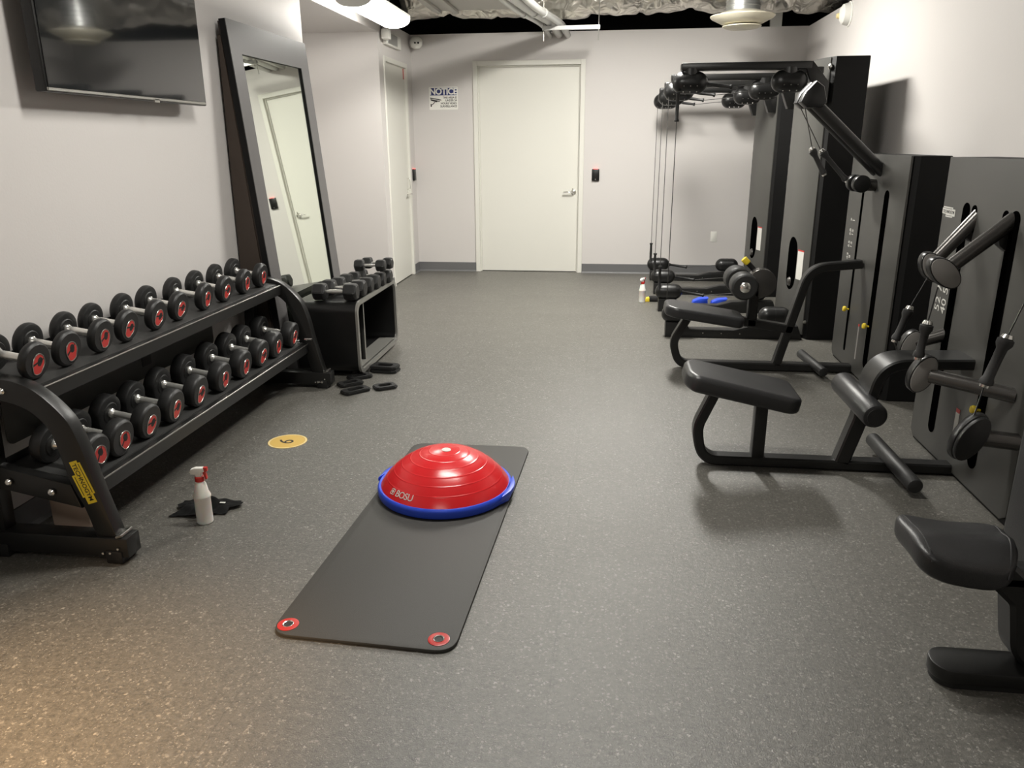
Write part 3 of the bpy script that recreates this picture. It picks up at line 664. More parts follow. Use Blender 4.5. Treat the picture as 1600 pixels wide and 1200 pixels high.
HL_ = ['nearest hex dumbbell in the row on the storage bench', 'second hex dumbbell from the near end of the storage bench', 'third hex dumbbell from the near end of the storage bench', 'fourth hex dumbbell from the near end of the storage bench', 'fifth hex dumbbell from the near end, under a smaller one', 'farthest hex dumbbell lying on the storage bench top']
for i in range(6): hex_dumbbell((-1.86+0.012*i, hy[i], CZ+0.0068+0.064*hs[i]*math.cos(PI/6)), 0.02*(-1)**i, hs[i], HL_[i])
hex_dumbbell((-1.76, 5.62, CZ+0.112+0.058), 0.03, 0.74, 'front one of two small hex dumbbells stacked on the others')
hex_dumbbell((-1.745, 5.765, CZ+0.108+0.058), -0.04, 0.74, 'back one of two small hex dumbbells stacked on the others')

# ------------------------------------------------------------------ flat black ring weights on the floor
def ring_weight(x, y, z, a, b_, rz, label):
    def oct_(A, B, c): return [(A-c, -B), (A, -B+c), (A, B-c), (A-c, B), (-A+c, B), (-A, B-c), (-A, -B+c), (-A+c, -B)]
    mb = ring_prism(oct_(a, b_, 0.35*b_), oct_(a*0.55, b_*0.38, 0.15*b_), 'z', 0, 0.022); bmesh.ops.bevel(mb.bm, geom=[e for e in mb.bm.edges if abs(e.verts[0].co.z-e.verts[1].co.z) < 1e-6], offset=0.005, segments=2, affect='EDGES')
    o = solo('ring_weight', mb, 'rubber', label, 'weight', (x, y, z), 'flat ring weights on the floor', local=True); o.rotation_euler = (0, 0, rz)
ring_weight(-1.57, 5.225, 0.0005, 0.10, 0.065, -0.12, 'lower flat black ring weight of the stacked pair by the storage bench')
ring_weight(-1.575, 5.235, 0.0228, 0.10, 0.065, -0.10, 'upper flat black ring weight of the stacked pair by the storage bench')
ring_weight(-1.70, 5.035, 0.0005, 0.085, 0.05, 0.75, 'flat black ring weight nearest the storage bench corner')
ring_weight(-1.715, 4.875, 0.0005, 0.085, 0.05, 0.75, 'flat black ring weight nearest the rack foot')
ring_weight(-1.63, 4.725, 0.0005, 0.095, 0.05, 0.85, 'flat black ring weight closest to the viewer, left of a smaller one')
ring_weight(-1.46, 4.83, 0.0005, 0.075, 0.055, 0.6, 'small flat black ring weight at the right of the loose rings')

# ------------------------------------------------------------------ spray bottles
def spray(x, y, rz, s, label):
    t = thing('spray_bottle', label, 'spray bottle', (x, y, 0), 'white spray bottles with red trim'); t.rotation_euler = (0, 0, rz); t.scale = (s, s, s)
    part('bottle', MB().lathe([(0.0, 0.0), (0.031, 0.0), (0.034, 0.004), (0.034, 0.115), (0.037, 0.122), (0.037, 0.128), (0.030, 0.145), (0.024, 0.18), (0.0175, 0.192), (0.014, 0.195), (0.0, 0.195)], n=32), 'bottle', t, local=True)
    part('collar', MB().lathe([(0.017, 0.193), (0.0195, 0.195), (0.0195, 0.214), (0.015, 0.216)], n=24), 'red', t, local=True)
    b = MB(); b.prism([(-0.032, 0.226), (-0.036, 0.236), (-0.030, 0.250), (-0.012, 0.256), (0.022, 0.256), (0.026, 0.238), (0.012, 0.232), (0.010, 0.214), (-0.012, 0.214), (-0.014, 0.226)], 'y', -0.012, 0.012, 0.004); part('sprayer_head', b, 'white', t, local=True)
    b = MB(); b.prism([(0.022, 0.257), (0.038, 0.256), (0.038, 0.240), (0.030, 0.235), (0.034, 0.205), (0.028, 0.200), (0.018, 0.234), (0.024, 0.240)], 'y', -0.009, 0.009, 0.003); part('trigger', b, 'red', t, local=True)
spray(-1.70, 2.86, 0.15, 1.0, 'white spray bottle standing beside the crumpled cloth near the rack')
spray(0.352, 7.97, 0.9, 0.97, 'small white spray bottle on the floor by the far cable stations')
def cloth():
    b = bmesh.new(); n = 26; vs_ = []
    for j in range(n):
        row = []
        for i in range(n):
            u, v = i/(n-1)*2-1, j/(n-1)*2-1; r = min(1, math.hypot(u, v)/1.25); a = math.atan2(v, u)
            sc = 1 + 0.16*math.sin(3*a+0.6) + 0.07*math.sin(7*a); m = (1-r)
            z = 0.006 + 0.055*m**0.8*(0.65+0.35*math.sin(6.5*u+2*v)*math.cos(4*v-1.5*u)) + 0.012*abs(math.sin(9*u-4*v))*m
            row.append(b.verts.new((-1.755 + 0.125*u*sc, 2.975 + 0.075*v*sc + 0.02*u, max(0.004, z))))
        vs_.append(row)
    for j in range(n-1):
        for i in range(n-1): b.faces.new((vs_[j][i], vs_[j][i+1], vs_[j+1][i+1], vs_[j+1][i]))
    bmesh.ops.solidify(b, geom=b.faces[:], thickness=0.003); bmesh.ops.recalc_face_normals(b, faces=b.faces[:]); return MB().merge(b)
t = thing('cleaning_cloth', 'crumpled black cloth on the floor behind the near spray bottle', 'cloth', (-1.755, 2.975, 0))
cl = part('fabric', cloth(), 'cloth', t, angle=60)
part('tag', MB().box(-1.69, -1.665, 2.975, 2.985, 0.034, 0.037, 0.001, 1), 'white', t)

# ------------------------------------------------------------------ floor number sticker
t = thing('floor_sticker', 'round gold number sticker on the floor between rack and mat', 'sticker', (-1.722, 3.815, 0))
part('disc', MB().lathe([(0, 0), (0.105, 0), (0.105, 0.0012), (0, 0.0012)], (-1.722, 3.815, 0.0004), n=48), 'gold', t)
part('border', ring_prism(oval(-1.722, 3.815, 0.103, 0.103, n=48), oval(-1.722, 3.815, 0.095, 0.095, n=48), 'z', 0.0014, 0.0019), 'cream', t)
part('number', text_mb('6', 0.125, frame_mtx((-1.726, 3.812, 0.0019), (0.15, 1, 0), (-1, 0.15, 0)), 'CENTER'), 'ink', t)

# ------------------------------------------------------------------ exercise mat
mc = [(-1.082, 2.105), (-0.452, 2.075), (-0.385, 3.85), (-1.012, 3.845)]
def rounded_quad(c, r, n=8):
    out = []
    for i in range(4):
        a, b_, d = Vector(c[i-1]), Vector(c[i]), Vector(c[(i+1) % 4]); p0 = b_+(a-b_).normalized()*r; p1 = b_+(d-b_).normalized()*r
        for k in range(n+1): f = k/n; out.append(tuple(p0*(1-f)**2 + b_*2*f*(1-f) + p1*f*f))
    return out
t = thing('exercise_mat', 'long black exercise mat lying on the floor under the red dome', 'mat', (-0.73, 2.97, 0))
part('mat_body', MB().prism(rounded_quad(mc, 0.075), 'z', 0.0005, 0.0135, 0.004), 'mat', t)
for (x, y) in ((-1.035, 2.158), (-0.512, 2.135)):
    e = part('eyelet', MB().lathe([(0.017, 0.0), (0.036, 0.0), (0.036, 0.0016), (0.033, 0.0026), (0.019, 0.0026), (0.017, 0.0)], (x, y, 0.0135), n=32), 'red', t, 'red ring')
    part('grommet', MB().lathe([(0.0145, 0.0), (0.019, 0.0), (0.019, 0.0036), (0.0175, 0.0046), (0.0145, 0.003), (0.0145, 0.0)], (x, y, 0.0137), n=28), 'chrome', e)
    part('hole', MB().lathe([(0, 0), (0.0145, 0), (0.0145, 0.0012), (0, 0.0012)], (x, y, 0.0137), n=20), 'ink', e)

# ------------------------------------------------------------------ dome balance trainer
BX, BY, BZ = -0.722, 3.262, 0.0140
t = thing('balance_trainer', 'red half-ball balance trainer with blue rim on the black mat', 'balance trainer', (BX, BY, BZ))
dome_r, dome_h, z0 = 0.297, 0.162, 0.047
Rs = (dome_r**2 + dome_h**2)/(2*dome_h); zc = z0 + dome_h - Rs
prof = []
amax = math.asin(dome_r/Rs); NS = 220
rings_at = [0.20, 0.33, 0.46, 0.59, 0.72, 0.85]
for i in range(NS+1):
    f = 1-i/NS; a = amax*f; bump = sum(0.0010*math.exp(-((f-c)/0.0065)**2) for c in rings_at)
    prof.append((0 if i == NS else (Rs+bump)*math.sin(a), zc + (Rs+bump)*math.cos(a)))
part('dome', MB().lathe([(dome_r-0.01, 0.03)] + prof, (BX, BY, BZ), n=96), 'redball', t, angle=50)
rim = part('rim', MB().lathe([(0.27, 0.0), (0.295, 0.0), (0.307, 0.006), (0.312, 0.016), (0.312, 0.038), (0.308, 0.047), (0.304, 0.050), (0.299, 0.050), (0.292, 0.046), (0.27, 0.045)], (BX, BY, BZ), n=96), 'blue', t)
for ang in (2.72, -0.08+0.0):
    b = MB(); b.prism([(0.295, -0.13), (0.322, -0.05), (0.327, 0.0), (0.322, 0.05), (0.295, 0.13)], 'z', 0.026, 0.050, 0.005); b.prism([(0.29, -0.10), (0.313, -0.06), (0.313, 0.06), (0.29, 0.10)], 'z', 0.004, 0.026)
    b.xform(Matrix.Translation((BX, BY, BZ)) @ Matrix.Rotation(ang, 4, 'Z')); part('grip_lug', b, 'blue', rim)
part('valve_disc', MB().lathe([(0, 0.0), (0.021, 0.0), (0.021, 0.003), (0.018, 0.004), (0, 0.004)], (BX+0.012, BY-0.012, BZ+z0+dome_h-0.0018), (0.04, -0.04, 1), 28), 'pale', t)
def on_dome(mb, az0, th0):
    for v in mb.bm.verts:
        u, w, e = v.co.x, v.co.y, v.co.z; th = th0 - w/Rs; az = az0 + u/(Rs*math.sin(th0)); r = Rs + 0.0012 + e
        v.co = Vector((BX + r*math.sin(th)*math.cos(az), BY + r*math.sin(th)*math.sin(az), BZ + zc + r*math.cos(th)))
    return mb
az, th = math.radians(-121.5), math.radians(51.5)
part('brand_text', on_dome(text_mb('BOSU', 0.043, Matrix.Translation((0.012, 0, 0)), 'CENTER', spacing=0.9), az, th), 'pale', t)
b = MB()
for du, dv in ((-0.006, 0.006), (0.006, 0.006), (-0.006, -0.006), (0.006, -0.006)):
    b.merge(ring_prism(oval(-0.062+du*0.9, dv, 0.0085, 0.0085, n=16), oval(-0.062+du*0.9, dv, 0.006, 0.006, n=16), 'z', 0, 0.0006).bm)
part('brand_mark', on_dome(b, az, th), 'pale', t)

# ------------------------------------------------------------------ cable stations (two towers with swing arms)
def station(yc, ya, yb, label, upper_vert):
    t = thing('cable_station', label, 'cable machine', (1.5, yc, 0), 'tall cable stations at the back right')
    h, zt = 0.56, 2.17
    fx = lambda r, d=0.0: 1.538 + 0.10*abs(r/h)**3 - d
    rs = [h*(-1+2*k/20) for k in range(21)]
    pl = [(1.88, yc-h)] + [(fx(r), yc+r) for r in rs] + [(1.88, yc+h)]
    part('tower', MB().prism(pl, 'z', 0.0, zt, 0.006), 'side', t, angle=25)
    rp = [0.92*r for r in rs]
    part('front_panel', MB().prism([(fx(r)+0.001, yc+r) for r in rp] + [(fx(r, 0.007), yc+r) for r in rp[::-1]], 'z', 0.03, zt-0.006), 'panel', t, angle=30)
    def patch(r0, r1, z0, z1, off, pill=False, n=16):
        # thin skin lying on the curved front panel, optionally with rounded ends
        fr_, bk_, R_ = [], [], (r1-r0)/2; b = bmesh.new()
        for k in range(n+1):
            r = r0 + (r1-r0)*k/n; u = (r-(r0+r1)/2)/R_; dz = R_*(1-math.sqrt(max(0.0, 1-u*u)))*0.95 if pill else 0.0
            fr_.append([b.verts.new((fx(r, off), yc+r, z)) for z in (z0+dz, z1-dz)]); bk_.append([b.verts.new((fx(r, off-0.003), yc+r, z)) for z in (z0+dz, z1-dz)])
        for k in range(n):
            A, B_, C_, D_ = fr_[k], fr_[k+1], bk_[k], bk_[k+1]
            for q_ in ((A[0], A[1], B_[1], B_[0]), (C_[0], D_[0], D_[1], C_[1]), (A[1], C_[1], D_[1], B_[1]), (A[0], B_[0], D_[0], C_[0])): b.faces.new(q_)
        b.faces.new((fr_[0][0], bk_[0][0], bk_[0][1], fr_[0][1])); b.faces.new((fr_[n][0], fr_[n][1], bk_[n][1], bk_[n][0]))
        bmesh.ops.recalc_face_normals(b, faces=b.faces[:]); return MB().merge(b)
    part('slot', patch(-0.33, -0.10, 0.36, 0.80, 0.0085, True), 'void', t)
    part('slot_knob', MB().lathe([(0, 0.02), (0.03, 0.014), (0.04, 0.0)], (fx(0.215, 0.0088), yc-0.215, 0.425), (-1, -0.08, 0), 18), 'gun', t)
    part('info_label', patch(-0.44, -0.345, 0.47, 0.70, 0.009, n=4), 'pale', t); part('label_header', patch(-0.44, -0.345, 0.70, 0.712, 0.009, n=4), 'red', t)
    part('side_text', text_mb('KINESIS', 0.085, frame_mtx((fx(0.36, 0.0085), yc+0.36, 1.42), (0, 0, 1), (0.22, 1, 0)), 'CENTER', spacing=1.9), 'faint', t)
    part('bolt', MB().lathe([(0.022, 0), (0.022, 0.01), (0.012, 0.018), (0, 0.02)], (fx(h*0.93, 0.006), yc-h*0.93, 2.10), (-0.92, -0.4, 0), 12), 'chrome', t)
    part('foot_bolt', MB().lathe([(0.016, 0), (0.014, 0.012), (0, 0.014)], (fx(h*0.95), yc-h*0.95, 0.14), (-0.9, -0.43, 0), 12), 'steel', t)
    def handle(p0, p1, nm='handle', m='rubber'):
        p0, p1 = Vector(p0), Vector(p1); d = (p1-p0).length
        mb = MB(); mb.lathe([(0.008, 0), (0.017, 0.0), (0.018, 0.012), (0.012, 0.022), (0.0145, d*0.5), (0.012, d-0.022), (0.019, d-0.010), (0.017, d)], p0, p1-p0, 14)
        return part(nm, mb, m, t)
    for j, y in enumerate((ya, yb)):
        b = MB(); b.box(0.505, 1.47, y-0.05, y+0.05, 2.083, 2.14, 0.012)
        b.prism([(1.36, 2.138), (1.475, 2.138), (1.60, 1.99), (1.60, 1.84), (1.53, 1.84), (1.43, 2.085)], 'y', y-0.045, y+0.045, 0.004)
        b.box(1.30, 1.56, y-0.03, y+0.03, 2.05, 2.10, 0.008)
        arm = part('upper_arm', b, 'black', t)
        for x in (0.58, 1.32):
            pod = part('pulley_pod', MB().capsule((x-0.135, y, 2.0), (x+0.135, y, 2.0), 0.082), 'plastic', t)
            part('pod_neck', MB().cyl((x+0.0, y, 2.05), (x+0.0, y, 2.10), 0.062, n=24), 'black', pod)
            b = MB()
            for sx in (-0.05, 0.0, 0.05):
                for a in (-0.35, -1.0): b.lathe([(0.005, 0), (0.004, 0.003), (0, 0.004)], (x+sx, y-0.081*math.cos(a), 2.0+0.081*math.sin(a)), (0, -math.cos(a), math.sin(a)), 8)
            part('pod_screws', b, 'steel', pod)
        low_ = part('lower_beam', MB().prism([(0.49, 0.0), (0.49, 0.125), (0.655, 0.125), (0.69, 0.07), (1.05, 0.07), (1.18, 0.105), (1.56, 0.115), (1.60, 0.0)], 'y', y-0.055, y+0.055, 0.005), 'black', t)
        for x in (0.585, 1.375):
            pod = part('pulley_pod', MB().capsule((x-0.13, y, 0.188), (x+0.13, y, 0.188), 0.075), 'plastic', t)
            part('pod_band', ring_prism(oval(y, 0.188, 0.0765, 0.0765, n=28), oval(y, 0.188, 0.07, 0.07, n=28), 'x', x-0.004, x+0.004), 'black', pod)
        b = MB()
        for x in (0.8, 0.95, 1.1): b.lathe([(0.006, 0), (0.005, 0.003), (0, 0.004)], (x, y-0.055, 0.04), (0, -1, 0), 8)
        part('beam_screws', b, 'steel', low_)
        xc = 0.49
        if upper_vert and j == 0:
            handle((xc, y-0.06, 1.93), (xc, y-0.06, 1.715)); top_z = 1.72; bot_z = 0.20
        else:
            handle((xc, y-0.05, 0.20), (xc, y-0.05, 0.44)); top_z = 1.95; bot_z = 0.43
        yc_ = y-0.06 if (upper_vert and j == 0) else y-0.05
        part('cable', MB().cyl((xc, yc_, bot_z), (xc, yc_, top_z), 0.0032, n=6), 'cable', t)
        handle((0.70, y, 1.99), (0.90, y, 1.965)); part('cable', MB().cyl((0.90, y, 1.965), (1.20, y, 1.99), 0.0032, n=6), 'cable', t)
        handle((0.71, y, 0.185), (0.92, y, 0.155)); part('cable', MB().cyl((0.92, y, 0.155), (1.26, y, 0.185), 0.0032, n=6), 'cable', t)
    return t
station(7.05, 6.53, 7.57, 'nearer of the two tall black cable stations, with the large front arms', True)
station(8.93, 8.47, 9.36, 'farther tall black cable station standing beside the back wall', False)
# things on the floor among the stations
b = MB(); b.box(0.42, 0.60, 7.98, 8.06, 0.0005, 0.055, 0.02); t = thing('ankle_strap', 'black rolled strap with a yellow end beside the far spray bottle', 'strap', (0.5, 8.02, 0))
part('roll', b, 'cloth', t); part('yellow_end', MB().prism([(0.43, 0.001), (0.385, 0.001), (0.395, 0.035), (0.43, 0.045)], 'y', 7.985, 8.055, 0.003), 'yellow', t)
def cuff(x, y, lab):
    t = thing('blue_cuff', lab, 'strap', (x, y, 0), 'blue cuffs on the floor')
    part('band', MB().prism([(x-0.075, 0.012), (x-0.06, 0.06), (x, 0.088), (x+0.085, 0.095), (x+0.075, 0.08), (x+0.08, 0.045), (x+0.05, 0.02), (x+0.03, 0.012)], 'y', y-0.06, y+0.05, 0.006), 'blue', t)
    part('edge', MB().box(x-0.10, x+0.05, y-0.065, y-0.03, 0.0125, 0.02, 0.003), 'navy', t)
solo('foam_strip', MB().box(0.62, 1.2, 7.72, 7.92, 0.0005, 0.012, 0.003), 'strip', 'pale grey strip on the floor under the blue cuffs', 'mat', (0.9, 7.82, 0))
cuff(0.905, 7.80, 'left blue cuff on the pale strip behind the far bench'); cuff(1.085, 7.78, 'right blue cuff on the pale strip behind the far bench')

# ------------------------------------------------------------------ selectorised pulley machines
def tower_panel(t, x, y0, y1, zt, slots, zs0, zs1):
    h = MB(); xb = x+0.22
    h.prism([(xb, y0), (x+0.05, y0), (x+0.012, y0+0.03), (x+0.012, y1-0.03), (x+0.05, y1), (xb, y1)], 'z', 0.0, zt, 0.004); part('cabinet', h, 'side', t, angle=20)
    part('front_panel', MB().prism([(y0+0.012, 0.05), (y0+0.06, 0.02), (y1-0.05, 0.02), (y1-0.012, 0.05), (y1+0.01, zt), (y0+0.012, zt)], 'x', x, x+0.013, 0.002), 'panel', t)
    for (yc, w) in slots:
        part('slot', MB().prism(rrect(yc-w/2, yc+w/2, zs0, zs1, w*0.49), 'x', x-0.002, x+0.002), 'void', t)
def digits(t, x, y, z, rows, size, dz, dy):
    for i, (a, b_) in enumerate(rows):
        for k, s in enumerate((a, b_)):
            part('scale_number', text_mb(s, size, frame_mtx((x-0.0012, y-dy*k, z-dz*i), (0, 0, 1), (0, 1, 0)), 'CENTER'), 'pale', t)
def pin(t, x, y, z):
    p = part('selector_pin', MB().lathe([(0.006, 0), (0.006, 0.02), (0.018, 0.024), (0.020, 0.034), (0.016, 0.042), (0, 0.044)], (x, y, z), (-1, 0, 0.1), 16), 'yellow', t, 'yellow selector knob')
def cable(t, p0, p1): part('cable', MB().cyl(p0, p1, 0.003, n=6), 'plastic', t)
def grip(t, p0, p1, r=0.017):
    p0, p1 = Vector(p0), Vector(p1); d = (p1-p0).length
    h = part('handle', MB().lathe([(r*0.9, 0.012), (r*1.25, 0.016), (r*1.25, 0.03), (r*0.95, 0.045), (r*0.9, d*0.5), (r*0.95, d-0.055), (r*1.45, d-0.035), (r*1.45, d-0.016), (r*1.1, d-0.012)], p0, p1-p0, 18), 'foam', t)
    part('handle_cap', MB().lathe([(0, 0), (r*0.85, 0.001), (r*0.9, 0.012), (r*0.5, 0.014)], p0, p1-p0, 14), 'chrome', h)
    part('handle_cap', MB().lathe([(r*0.9, d-0.014), (r*1.15, d-0.008), (r*0.9, d+0.006), (0, d+0.010)], p0, p1-p0, 14), 'chrome', h)
def pad(poly, z0_, th_, tilt_, piv, bev=0.022):
    b = MB(); b.prism(poly, 'z', z0_-th_, z0_, bev, 4)
    P = Vector(piv); return b.xform(Matrix.Translation(P) @ Matrix.Rotation(tilt_, 4, 'Y') @ Matrix.Translation(-P))
def round_poly(c, r, n=5):
    out = []
    for i in range(len(c)):
        a, b_, d = Vector(c[i-1]), Vector(c[i]), Vector(c[(i+1) % len(c)]); rr = min(r, (a-b_).length*0.45, (d-b_).length*0.45); p0 = b_+(a-b_).normalized()*rr; p1 = b_+(d-b_).normalized()*rr
        for k in range(n+1): f = k/n; out.append(tuple(p0*(1-f)**2 + b_*2*f*(1-f) + p1*f*f))
    return out

# --- far machine (with the thigh rollers)
t = thing('pulley_bench_machine', 'farther black pulley machine with a low seat and twin thigh rollers', 'exercise machine', (1.3, 5.5, 0), 'seated pulley machines on the right')
x = 1.71
tower_panel(t, x, 4.89, 6.02, 1.48, [(5.70, 0.040), (5.225, 0.085)], 0.12, 1.27)
digits(t, x, 5.885, 1.03, [('7', '1'), ('68', '15'), ('55', '12'), ('42', '9')], 0.05, 0.085, 0.055)
pin(t, x, 5.70, 0.42); pin(t, x, 5.235, 0.40)
part('info_label', MB().box(x-0.0012, x+0.001, 5.425, 5.45, 0.125, 0.36), 'cap', t); part('label_header', MB().box(x-0.0013, x+0.001, 5.425, 5.45, 0.355, 0.37), 'red', t)
F0, F1 = 5.49, 5.57
part('frame_tube', MB().sweep(fillet([(0.60, 0.43), (0.475, 0.20), (0.52, 0.035), (1.71, 0.035)], [0.14, 0.10]), 0.055, F0, F1), 'black', t)
part('brace_tube', MB().sweep(fillet([(1.205, 0.05), (1.37, 0.735), (1.70, 0.768)], [0.16], 10), 0.056, F0, F1), 'black', t)
part('seat_beam', MB().sweep([(0.56, 0.40), (0.82, 0.375), (1.29, 0.305)], 0.06, F0, F1), 'black', t)
part('seat', pad(round_poly([(0.41, 5.42), (0.47, 5.36), (0.93, 5.38), (0.96, 5.42), (0.96, 5.64), (0.93, 5.68), (0.47, 5.70), (0.41, 5.64)], 0.03), 0.478, 0.075, math.radians(9), (0.45, 5.5, 0.478)), 'vinyl', t)
part('roller_post', MB().sweep([(1.01, 0.33), (1.01, 0.63)], 0.065, F0, F1), 'black', t)
part('pivot_disc', MB().cyl((1.055, 5.49, 0.63), (1.055, 5.585, 0.63), 0.098, n=40, bev=0.006), 'gun', t)
part('roller_axle', MB().cyl((0.915, 5.32, 0.63), (0.915, 5.76, 0.63), 0.02, n=16), 'steel', t)
part('axle_arm', MB().prism([(0.88, 0.60), (0.93, 0.67), (1.06, 0.70), (1.06, 0.56)], 'y', 5.50, 5.56), 'black', t)
for (a, c) in ((5.315, 5.475), (5.60, 5.77)):
    r_ = part('roller', MB().lathe([(0.03, 0), (0.075, 0.0), (0.085, 0.008), (0.09, 0.025), (0.09, c-a-0.025), (0.085, c-a-0.008), (0.075, c-a), (0.03, c-a)], (0.915, a, 0.63), (0, 1, 0), 36), 'foam', t)
    part('roller_cap', MB().lathe([(0.036, 0.0), (0.036, 0.004), (0.028, 0.010), (0.010, 0.012), (0, 0.016)], (0.915, a+0.002, 0.63), (0, -1, 0), 24), 'chrome', r_)
lv = part('lever', MB().cyl((1.03, 5.60, 0.69), (0.955, 5.60, 0.765), 0.018, n=14), 'plastic', t)
part('lever_tip', MB().cyl((0.968, 5.60, 0.752), (0.935, 5.60, 0.785), 0.023, n=14, bev=0.004), 'yellow', lv, 'yellow tip')
part('foot_bar', MB().cyl((1.425, 5.76, 0.072), (1.485, 5.33, 0.052), 0.032, n=20, bev=0.008), 'foam', t)
for dy in (-0.065, 0.065):
    y = 5.47+dy
    a_ = part('upper_arm', MB().capsule((1.745, y, 1.355), (1.20, y, 1.85), 0.036, 18), 'black', t)
    b = MB(); b.prism([(1.165, 1.80), (1.205, 1.765), (1.30, 1.765), (1.325, 1.80), (1.30, 1.89), (1.25, 1.925), (1.19, 1.86)], 'y', y-0.048, y+0.048, 0.012); part('pulley_housing', b, 'plastic', a_)
    part('cable', MB().cyl((1.20, y, 1.78), ((1.285, 5.45, 1.515) if dy < 0 else (1.36, 5.52, 1.50)), 0.003, n=6), 'cable', t)
    part('pulley_disc', MB().cyl((1.60, y-0.03, 1.30), (1.60, y+0.03, 1.30), 0.055, n=26, bev=0.008), 'plastic', t)
part('lower_arm', MB().cyl((1.60, 5.47, 1.295), (1.75, 5.47, 1.285), 0.038, n=18), 'gun', t)
grip(t, (1.38, 5.45, 1.35), (1.28, 5.45, 1.52)); grip(t, (1.54, 5.50, 1.31), (1.36, 5.52, 1.505))

# --- near machine (with the long seat and knee roller)
t = thing('pulley_bench_machine', 'nearer black pulley machine with a long seat and single knee roller', 'exercise machine', (1.2, 3.75, 0), 'seated pulley machines on the right')
x = 1.685
tower_panel(t, x, 3.17, 4.285, 1.485, [(4.02, 0.075), (3.545, 0.085)], 0.12, 1.28)
for (yc, w) in ((3.935, 0.055), (3.63, 0.055)): part('slot', MB().prism(rrect(yc-w/2, yc+w/2, 1.14, 1.275, w*0.49), 'x', x-0.002, x+0.002), 'void', t)
maker_label(frame_mtx((x-0.0005, 4.215, 1.222), (0, -1, 0), (0, 0, 1)), 0.15, ('pale', 'ink'), t)
digits(t, x, 4.175, 0.96, [('98', '76'), ('75', '58'), ('52', '40')], 0.078, 0.098, 0.072)
pin(t, x, 3.545, 0.40)
part('info_label', MB().box(x-0.0012, x+0.001, 3.735, 3.775, 0.13, 0.32), 'pale', t); part('label_header', MB().box(x-0.0013, x+0.001, 3.735, 3.775, 0.315, 0.335), 'red', t)
F0, F1 = 3.72, 3.80
part('frame_tube', MB().sweep(fillet([(0.565, 0.44), (0.465, 0.20), (0.495, 0.03), (1.69, 0.03)], [0.16, 0.12]), 0.05, F0, F1), 'black', t)
part('seat_post', MB().box(0.74, 0.80, F0+0.005, F1-0.005, 0.05, 0.37, 0.006), 'black', t)
part('brace_tube', MB().sweep([(1.175, 0.045), (1.235, 0.27), (1.245, 0.35)], 0.07, F0, F1), 'black', t)
part('arc_tube', MB().sweep(fillet([(1.25, 0.33), (1.29, 0.565), (1.69, 0.575)], [0.20], 14), 0.05, 3.67, 3.86), 'black', t)
part('seat_beam', MB().sweep([(0.52, 0.405), (0.86, 0.335)], 0.04, F0, F1), 'black', t)
part('seat', pad(round_poly([(0.395, 3.68), (0.43, 3.60), (0.90, 3.585), (0.945, 3.62), (0.945, 3.90), (0.90, 3.935), (0.43, 3.94), (0.395, 3.86)], 0.03), 0.508, 0.085, math.radians(11.5), (0.42, 3.76, 0.508), 0.025), 'vinyl', t)
k_ = part('knee_roller', MB().cyl((1.205, 3.985, 0.385), (1.235, 3.53, 0.355), 0.058, n=32, bev=0.016), 'vinyl', t)
part('roller_end', MB().cyl((1.2345, 3.537, 0.355), (1.236, 3.526, 0.355), 0.040, n=28), 'foam', k_)
part('foot_bar', MB().cyl((1.40, 4.01, 0.072), (1.418, 3.44, 0.058), 0.036, n=20, bev=0.010), 'foam', t)
def swing_arm(p0, p1, capc, rx, rz, rot, ty):
    a_ = part('swing_arm', MB().cyl(p0, p1, 0.034, 0.031, n=22), 'gun', t)
    b = MB(); b.prism(oval(capc[0], capc[2], rx, rz, rot), 'y', capc[1]-ty, capc[1]+0.02, 0.006); part('pulley_housing', b, 'plastic', a_)
    b = MB(); b.prism(oval(capc[0], capc[2], rx-0.006, rz-0.006, rot), 'y', capc[1]-ty-0.004, capc[1]-ty+0.002, 0.003); part('housing_cap', b, 'cap', a_, 'flat grey end cap')
swing_arm((1.70, 3.58, 1.245), (1.46, 3.55, 1.045), (1.432, 3.55, 1.02), 0.050, 0.083, 0.8, 0.035)
swing_arm((1.71, 3.93, 1.235), (1.56, 3.95, 1.03), (1.535, 3.95, 0.985), 0.050, 0.078, 0.5, 0.035)
for (y, z) in ((3.60, 1.19), (3.94, 1.19)): part('arm_bracket', MB().prism([(1.64, z-0.005), (x+0.01, z+0.03), (x+0.01, z-0.09), (1.655, z-0.06)], 'y', y-0.024, y+0.024, 0.004), 'black', t)
swing_arm((1.70, 3.30, 0.548), (1.43, 3.50, 0.568), (1.400, 3.53, 0.573), 0.052, 0.090, -0.38, 0.035)
swing_arm((1.70, 4.06, 0.63), (1.57, 4.09, 0.575), (1.545, 4.10, 0.56), 0.05, 0.085, -0.3, 0.035)
lowa = part('lower_pulley', MB().prism(oval(1.478, 0.41, 0.056, 0.108, -0.45), 'y', 3.15, 3.20, 0.012), 'plastic', t)
part('pulley_cover', MB().prism(oval(1.478, 0.41, 0.051, 0.101, -0.45), 'y', 3.125, 3.152, 0.008), 'plastic', lowa)
part('pulley_arm', MB().cyl((1.53, 3.19, 0.40), (1.72, 3.21, 0.375), 0.036, n=18), 'gun', lowa)
grip(t, (1.386, 3.86, 0.629), (1.436, 3.86, 0.803), 0.017); cable(t, (1.437, 3.86, 0.805), (1.515, 3.91, 0.94)); cable(t, (1.386, 3.86, 0.629), (1.50, 4.07, 0.50))
grip(t, (1.365, 3.50, 0.640), (1.384, 3.50, 0.811), 0.019); cable(t, (1.384, 3.50, 0.811), (1.41, 3.52, 0.96))
grip(t, (1.526, 3.22, 0.606), (1.581, 3.22, 0.82), 0.022); cable(t, (1.526, 3.22, 0.606), (1.485, 3.17, 0.50)); cable(t, (1.581, 3.22, 0.82), (1.66, 3.22, 1.10))
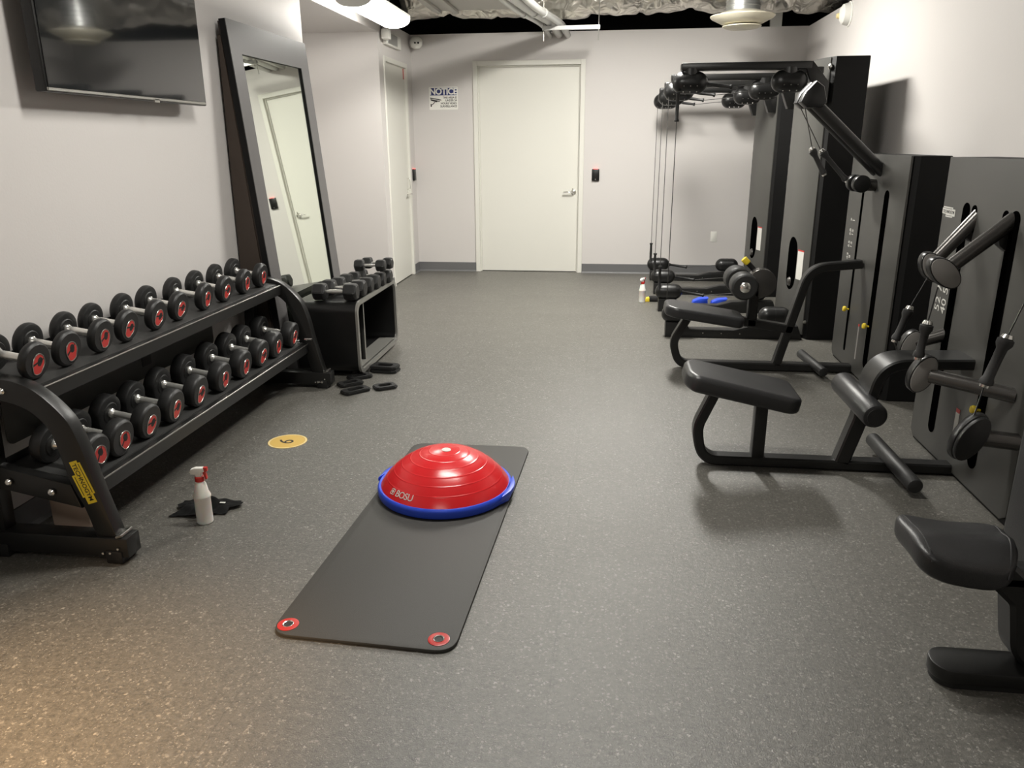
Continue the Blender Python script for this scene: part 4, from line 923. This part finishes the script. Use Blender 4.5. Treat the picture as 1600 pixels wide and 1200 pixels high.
# --- machine at the right edge, only partly in view
t = thing('leg_machine', 'black seated machine cut off by the right edge, with saddle seat and backrest', 'exercise machine', (1.2, 2.16, 0))
SA, SB, SC, SE = 0.155, 0.152, 0.046, 4.5
def seat_warp(x_, y_, z_):
    sx = x_/SA*0.5+0.5; v = y_/SB
    yy = 2.192 + y_*(1 - (0.42*max(0.0, sx)**2.5 if v > 0 else 0.14*sx*sx)) + 0.01*sx
    xx = 1.052 + x_ - 0.05*sx*max(0.0, -v)**1.5
    zz = 0.428 + z_ - 0.030*math.sin(PI*min(1, max(0, sx)))*(0.3+0.7*max(0, v)) - 0.052*max(0, sx)*(0.5-0.5*v) + 0.018*math.exp(-((v+0.2)/0.35)**2)*(0.4+0.6*max(0, sx))
    return Vector((xx, yy, zz))
def saddle():
    b = bmesh.new(); nu, nv = 64, 28; rows = []
    sp = lambda c: math.copysign(abs(c)**(2/SE), c)
    for i in range(nv+1):
        ph = -PI/2 + PI*i/nv; cp, sp_ = sp(math.cos(ph)) if 0 < i < nv else 0.0, sp(math.sin(ph))
        rows.append([b.verts.new(seat_warp(SA*cp*sp(math.cos(2*PI*k/nu)), SB*cp*sp(math.sin(2*PI*k/nu)), SC*sp_)) for k in range(nu)])
    for r0, r1 in zip(rows[:-1], rows[1:]):
        for k in range(nu): b.faces.new((r0[k], r0[(k+1) % nu], r1[(k+1) % nu], r1[k]))
    bmesh.ops.remove_doubles(b, verts=b.verts[:], dist=1e-5); bmesh.ops.recalc_face_normals(b, faces=b.faces[:]); return MB().merge(b)
st = part('seat', saddle(), 'vinyl', t, angle=80)
def seat_z(x_, y_): return SC*max(0.0, 1-abs(x_/SA)**SE-abs(y_/SB)**SE)**(1/SE)
for xx in (-0.80, 0.84):
    part('piping', MB().tube([seat_warp(xx*SA, v*SB, seat_z(xx*SA, v*SB)) for v in [k/14*1.8-0.9 for k in range(15)]], 0.003, 8), 'vinyl', st)
part('foot_plate', MB().prism(rrect(1.005, 1.75, 2.085, 2.215, 0.06, 8), 'z', 0.018, 0.062, 0.006), 'black', t)
part('rubber_base', MB().prism(rrect(1.012, 1.74, 2.092, 2.208, 0.055, 8), 'z', 0.0, 0.018), 'rubber', t)
part('seat_post', MB().sweep(fillet([(1.15, 0.37), (1.225, 0.30), (1.255, 0.13), (1.36, 0.055)], [0.08, 0.07]), 0.09, 2.11, 2.21, 0.012), 'black', t)
part('seat_bracket', MB().box(1.10, 1.32, 2.11, 2.22, 0.335, 0.372, 0.008), 'black', t)
b = MB(); b.prism(rrect(2.16, 2.50, 0.26, 0.78, 0.09, 8), 'x', 1.315, 1.40, 0.028, 4); part('backrest', b, 'vinyl', t)
part('back_post', MB().box(1.40, 1.46, 2.25, 2.35, 0.04, 0.70, 0.008), 'black', t)
